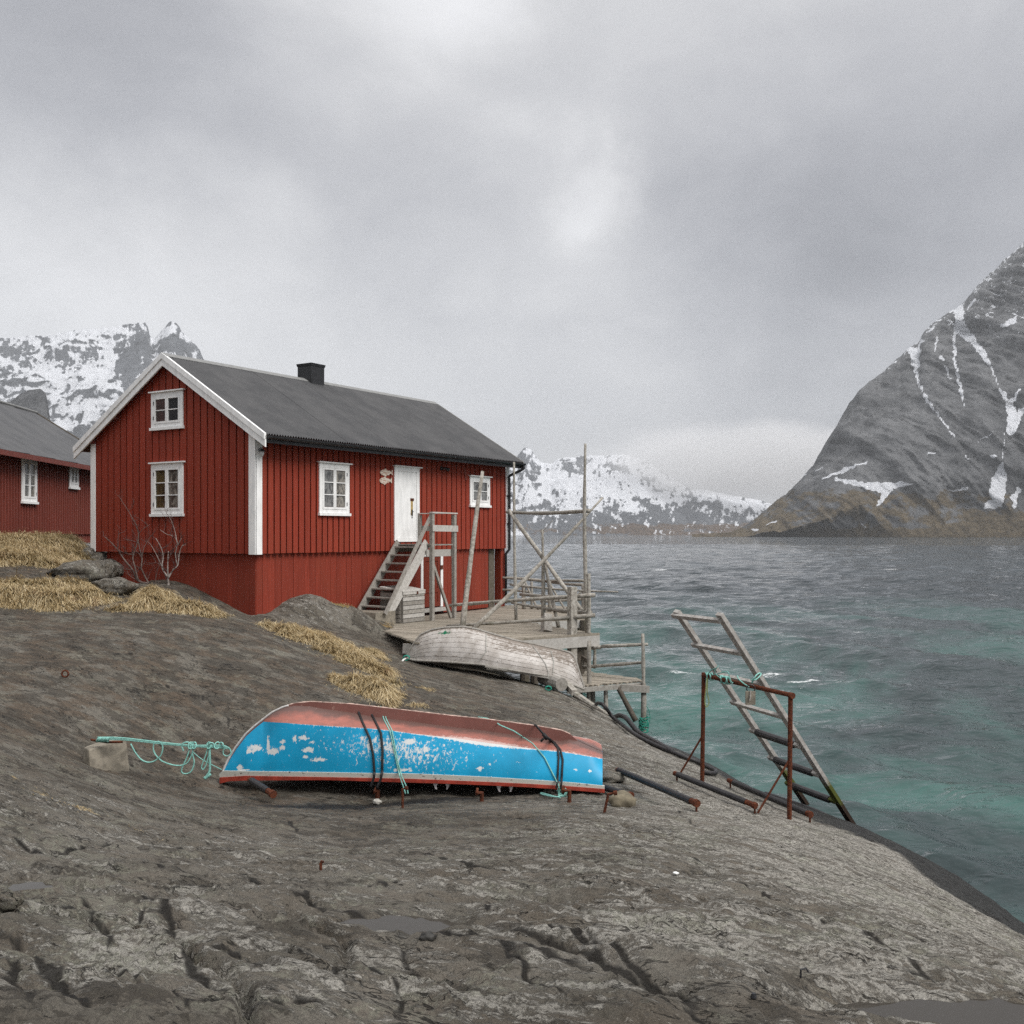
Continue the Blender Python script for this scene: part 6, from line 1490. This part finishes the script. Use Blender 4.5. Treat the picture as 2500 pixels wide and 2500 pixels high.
# bare bushes by the gable
M_bark2 = wood('pale_bark', (.26, .22, .195), (.44, .40, .37)); M_twig = simple('dark_twig', (.10, .062, .055), .85, .4, 20)
def bush(u, v, d, stems, label, mat, tw, seed, shoots=3):
    rnd = random.Random(seed); b = W(u, v, d); b.z = ground(b.x, b.y)+.02
    e = empty('bare_bush', b, label, 'bush'); n_b = 0
    tm = MB()
    def twig(p, dr, L, r, lev):
        pts = [p]; q = p.copy(); dd = dr.copy()
        for k in range(5):
            dd = (dd+Vector((rnd.gauss(0, .16), rnd.gauss(0, .16), rnd.gauss(.03, .12)))).normalized(); q = q+dd*L/5; pts.append(q.copy())
        tm.tube(pts, [r*(1-.75*k/5) for k in range(6)], 4, cap=False)
        if lev > 0:
            for k in range(shoots):
                i = rnd.randint(1, 5); a = Vector((rnd.uniform(-1, 1), rnd.uniform(-1, 1), rnd.uniform(-.1, .8))).normalized()
                twig(pts[i], (dd*.6+a*.8).normalized(), L*rnd.uniform(.4, .7), r*.5, lev-1)
    for st_ in stems:
        pts = [W(a, c, d+(.05*random.uniform(-1, 1))) for a, c in st_[0]]; pts[0] = b if st_[2] else pts[0]
        P = poly_tube(pts, 4); n = len(P); m = MB(); m.tube(P, [st_[1]*.62*(1-.78*k/n) for k in range(n)], 6, jit=.25); m.build('trunk' if st_[2] else 'branch', mat, e, smooth=True)
        for k in range(2, n, max(1, n//5)):
            a = Vector((rnd.uniform(-1, 1), rnd.uniform(-.6, .6), rnd.uniform(0, .8))).normalized(); twig(P[k], ((P[k]-P[k-1]).normalized()*.6+a*.8).normalized(), rnd.uniform(.18, .42), st_[1]*.32, 2)
    tag(tm.build('twigs', tw, e), kind='stuff')
def px(x, y): return (220+x*.1812, 1150+y*.1812)
def pl(*a): return [px(*q) for q in a]
bush(363, 1455, 25.0, [(pl((775, 1700), (650, 1480), (570, 1330), (450, 1180), (380, 1070), (300, 980), (200, 890)), .045, True), (pl((650, 1480), (600, 1280), (575, 1160), (620, 1020), (650, 890), (630, 760), (560, 620), (480, 480), (435, 420)), .03, False),
    (pl((760, 1640), (740, 1420), (690, 1300), (700, 1180), (660, 1010), (650, 880), (700, 790), (800, 725)), .035, True), (pl((650, 1480), (560, 1430), (500, 1370)), .016, False), (pl((570, 1330), (460, 1320), (370, 1295)), .016, False), (pl((690, 1250), (720, 1050), (790, 920), (800, 880)), .018, False), (pl((600, 1130), (480, 1110), (380, 1060)), .016, False), (pl((880, 1690), (885, 1450), (930, 1270), (960, 1180)), .014, False)],
    'tangled dark bare bush against the gable wall, left of the pale one', M_bark, M_twig, 3, 3)
bush(411, 1460, 25.1, [(pl((1060, 1700), (1060, 1560), (1050, 1440), (1045, 1300), (1050, 1150), (1055, 1080)), .05, True), (pl((1055, 1440), (1110, 1340), (1180, 1270), (1200, 1120), (1240, 1010), (1290, 995)), .036, False), (pl((1040, 1420), (970, 1300), (985, 1150), (950, 1020), (885, 905)), .034, False),
    (pl((1175, 1270), (1150, 1120), (1175, 960), (1120, 880), (1030, 850), (940, 790)), .022, False), (pl((1175, 980), (1140, 800), (1090, 660), (1030, 560)), .018, False), (pl((960, 1270), (880, 1100), (800, 970), (720, 940)), .014, False), (pl((1180, 1000), (1235, 900)), .014, False)],
    'pale bare bush with forked stem below the lower gable window', M_bark2, M_twig, 9, 2)
# boulders beside the cabin
for (u, v, r, lab, sq) in ((240, 1378, .33, 'dark boulder wedged under the left corner of the cabin', .7), (262, 1402, .50, 'large grey boulder left of the lower gable wall', .55), (205, 1412, .60, 'flat lichened boulder in the grass left of the gable', .45),
                           (283, 1445, .42, 'low dark boulder beside the grass at the gable foot', .5), (215, 1366, .25, 'mossy green boulder under the left corner board of the cabin', .8)):
    stone(u, v, r, lab, sq=sq, name='boulder')
# loose planks between the two cabins
for lb_, (p, q) in zip(('front loose plank on the grass left of the big cabin corner', 'middle loose plank on the grass between the two cabins', 'short rear loose plank beside the far cabin wall'), (((150, 1322, 29.5), (222, 1342, 27.5)), ((165, 1318, 30), (232, 1335, 28)), ((185, 1330, 28.6), (232, 1326, 28.9)))):
    m = MB(); m.beam(W(*p), W(*q), .22, .04); tag(m.build('loose_plank', M_woodlight), lb_, 'plank', 'loose planks between the cabins')
m = MB(); m.beam(W(205, 1340, 27.8), W(229, 1341, 27.6), .3, .12); tag(m.build('timber_step', M_wood), 'dark timber step end under the left corner board of the cabin', 'timber')
# ------------------------------------------------------------------ haze and low cloud
def vol(name, density_node_fn, color=(.92, .94, .97)):
    def fn(t, out):
        v = t.n('ShaderNodeVolumePrincipled', {'Color': color+(1,)})
        v.inputs['Anisotropy'].default_value = 0.0
        dn = density_node_fn(t)
        if isinstance(dn, float): v.inputs['Density'].default_value = dn
        else: t.t.links.new(dn, v.inputs['Density'])
        t.t.links.new(v.outputs[0], out.inputs['Volume'])
    return material(name, fn)
HZ = MB().box6((0, 3000, 397), (5600, 0, 0), (0, 3500, 0), (0, 0, 405.5)).build('haze', vol('haze_air', lambda t: .00008), origin=(0, 0, 0))
HZ['kind'] = 'stuff'

def cloud_density(t):
    p = pos(t); c = t.n('ShaderNodeVectorMath', {0: p, 1: (830, 3700, 265)}, operation='SUBTRACT').outputs[0]
    q = t.n('ShaderNodeVectorMath', {0: c, 1: (1/800, 1/520, 1/200)}, operation='MULTIPLY').outputs[0]
    L = t.n('ShaderNodeVectorMath', {0: q}, operation='LENGTH').outputs['Value']
    f = t.math('SUBTRACT', 1.0, t.rng(L, .35, 1.0)); n = t.noise(t.map(p, (1, 1, 1.6)), .0048, 5, .6)
    return t.math('MULTIPLY', t.rng(t.math('ADD', f, t.math('MULTIPLY', t.math('SUBTRACT', n, .5), 1.7)), .20, 1.1), .0036)
me_ = MB(); me_.box6((830, 3700, 265), (810, 0, 0), (0, 530, 0), (0, 0, 205)); LC = me_.build('low_cloud', vol('low_cloud', cloud_density, (.985, .985, .99)), origin=(0, 0, 0)); LC['kind'] = 'stuff'
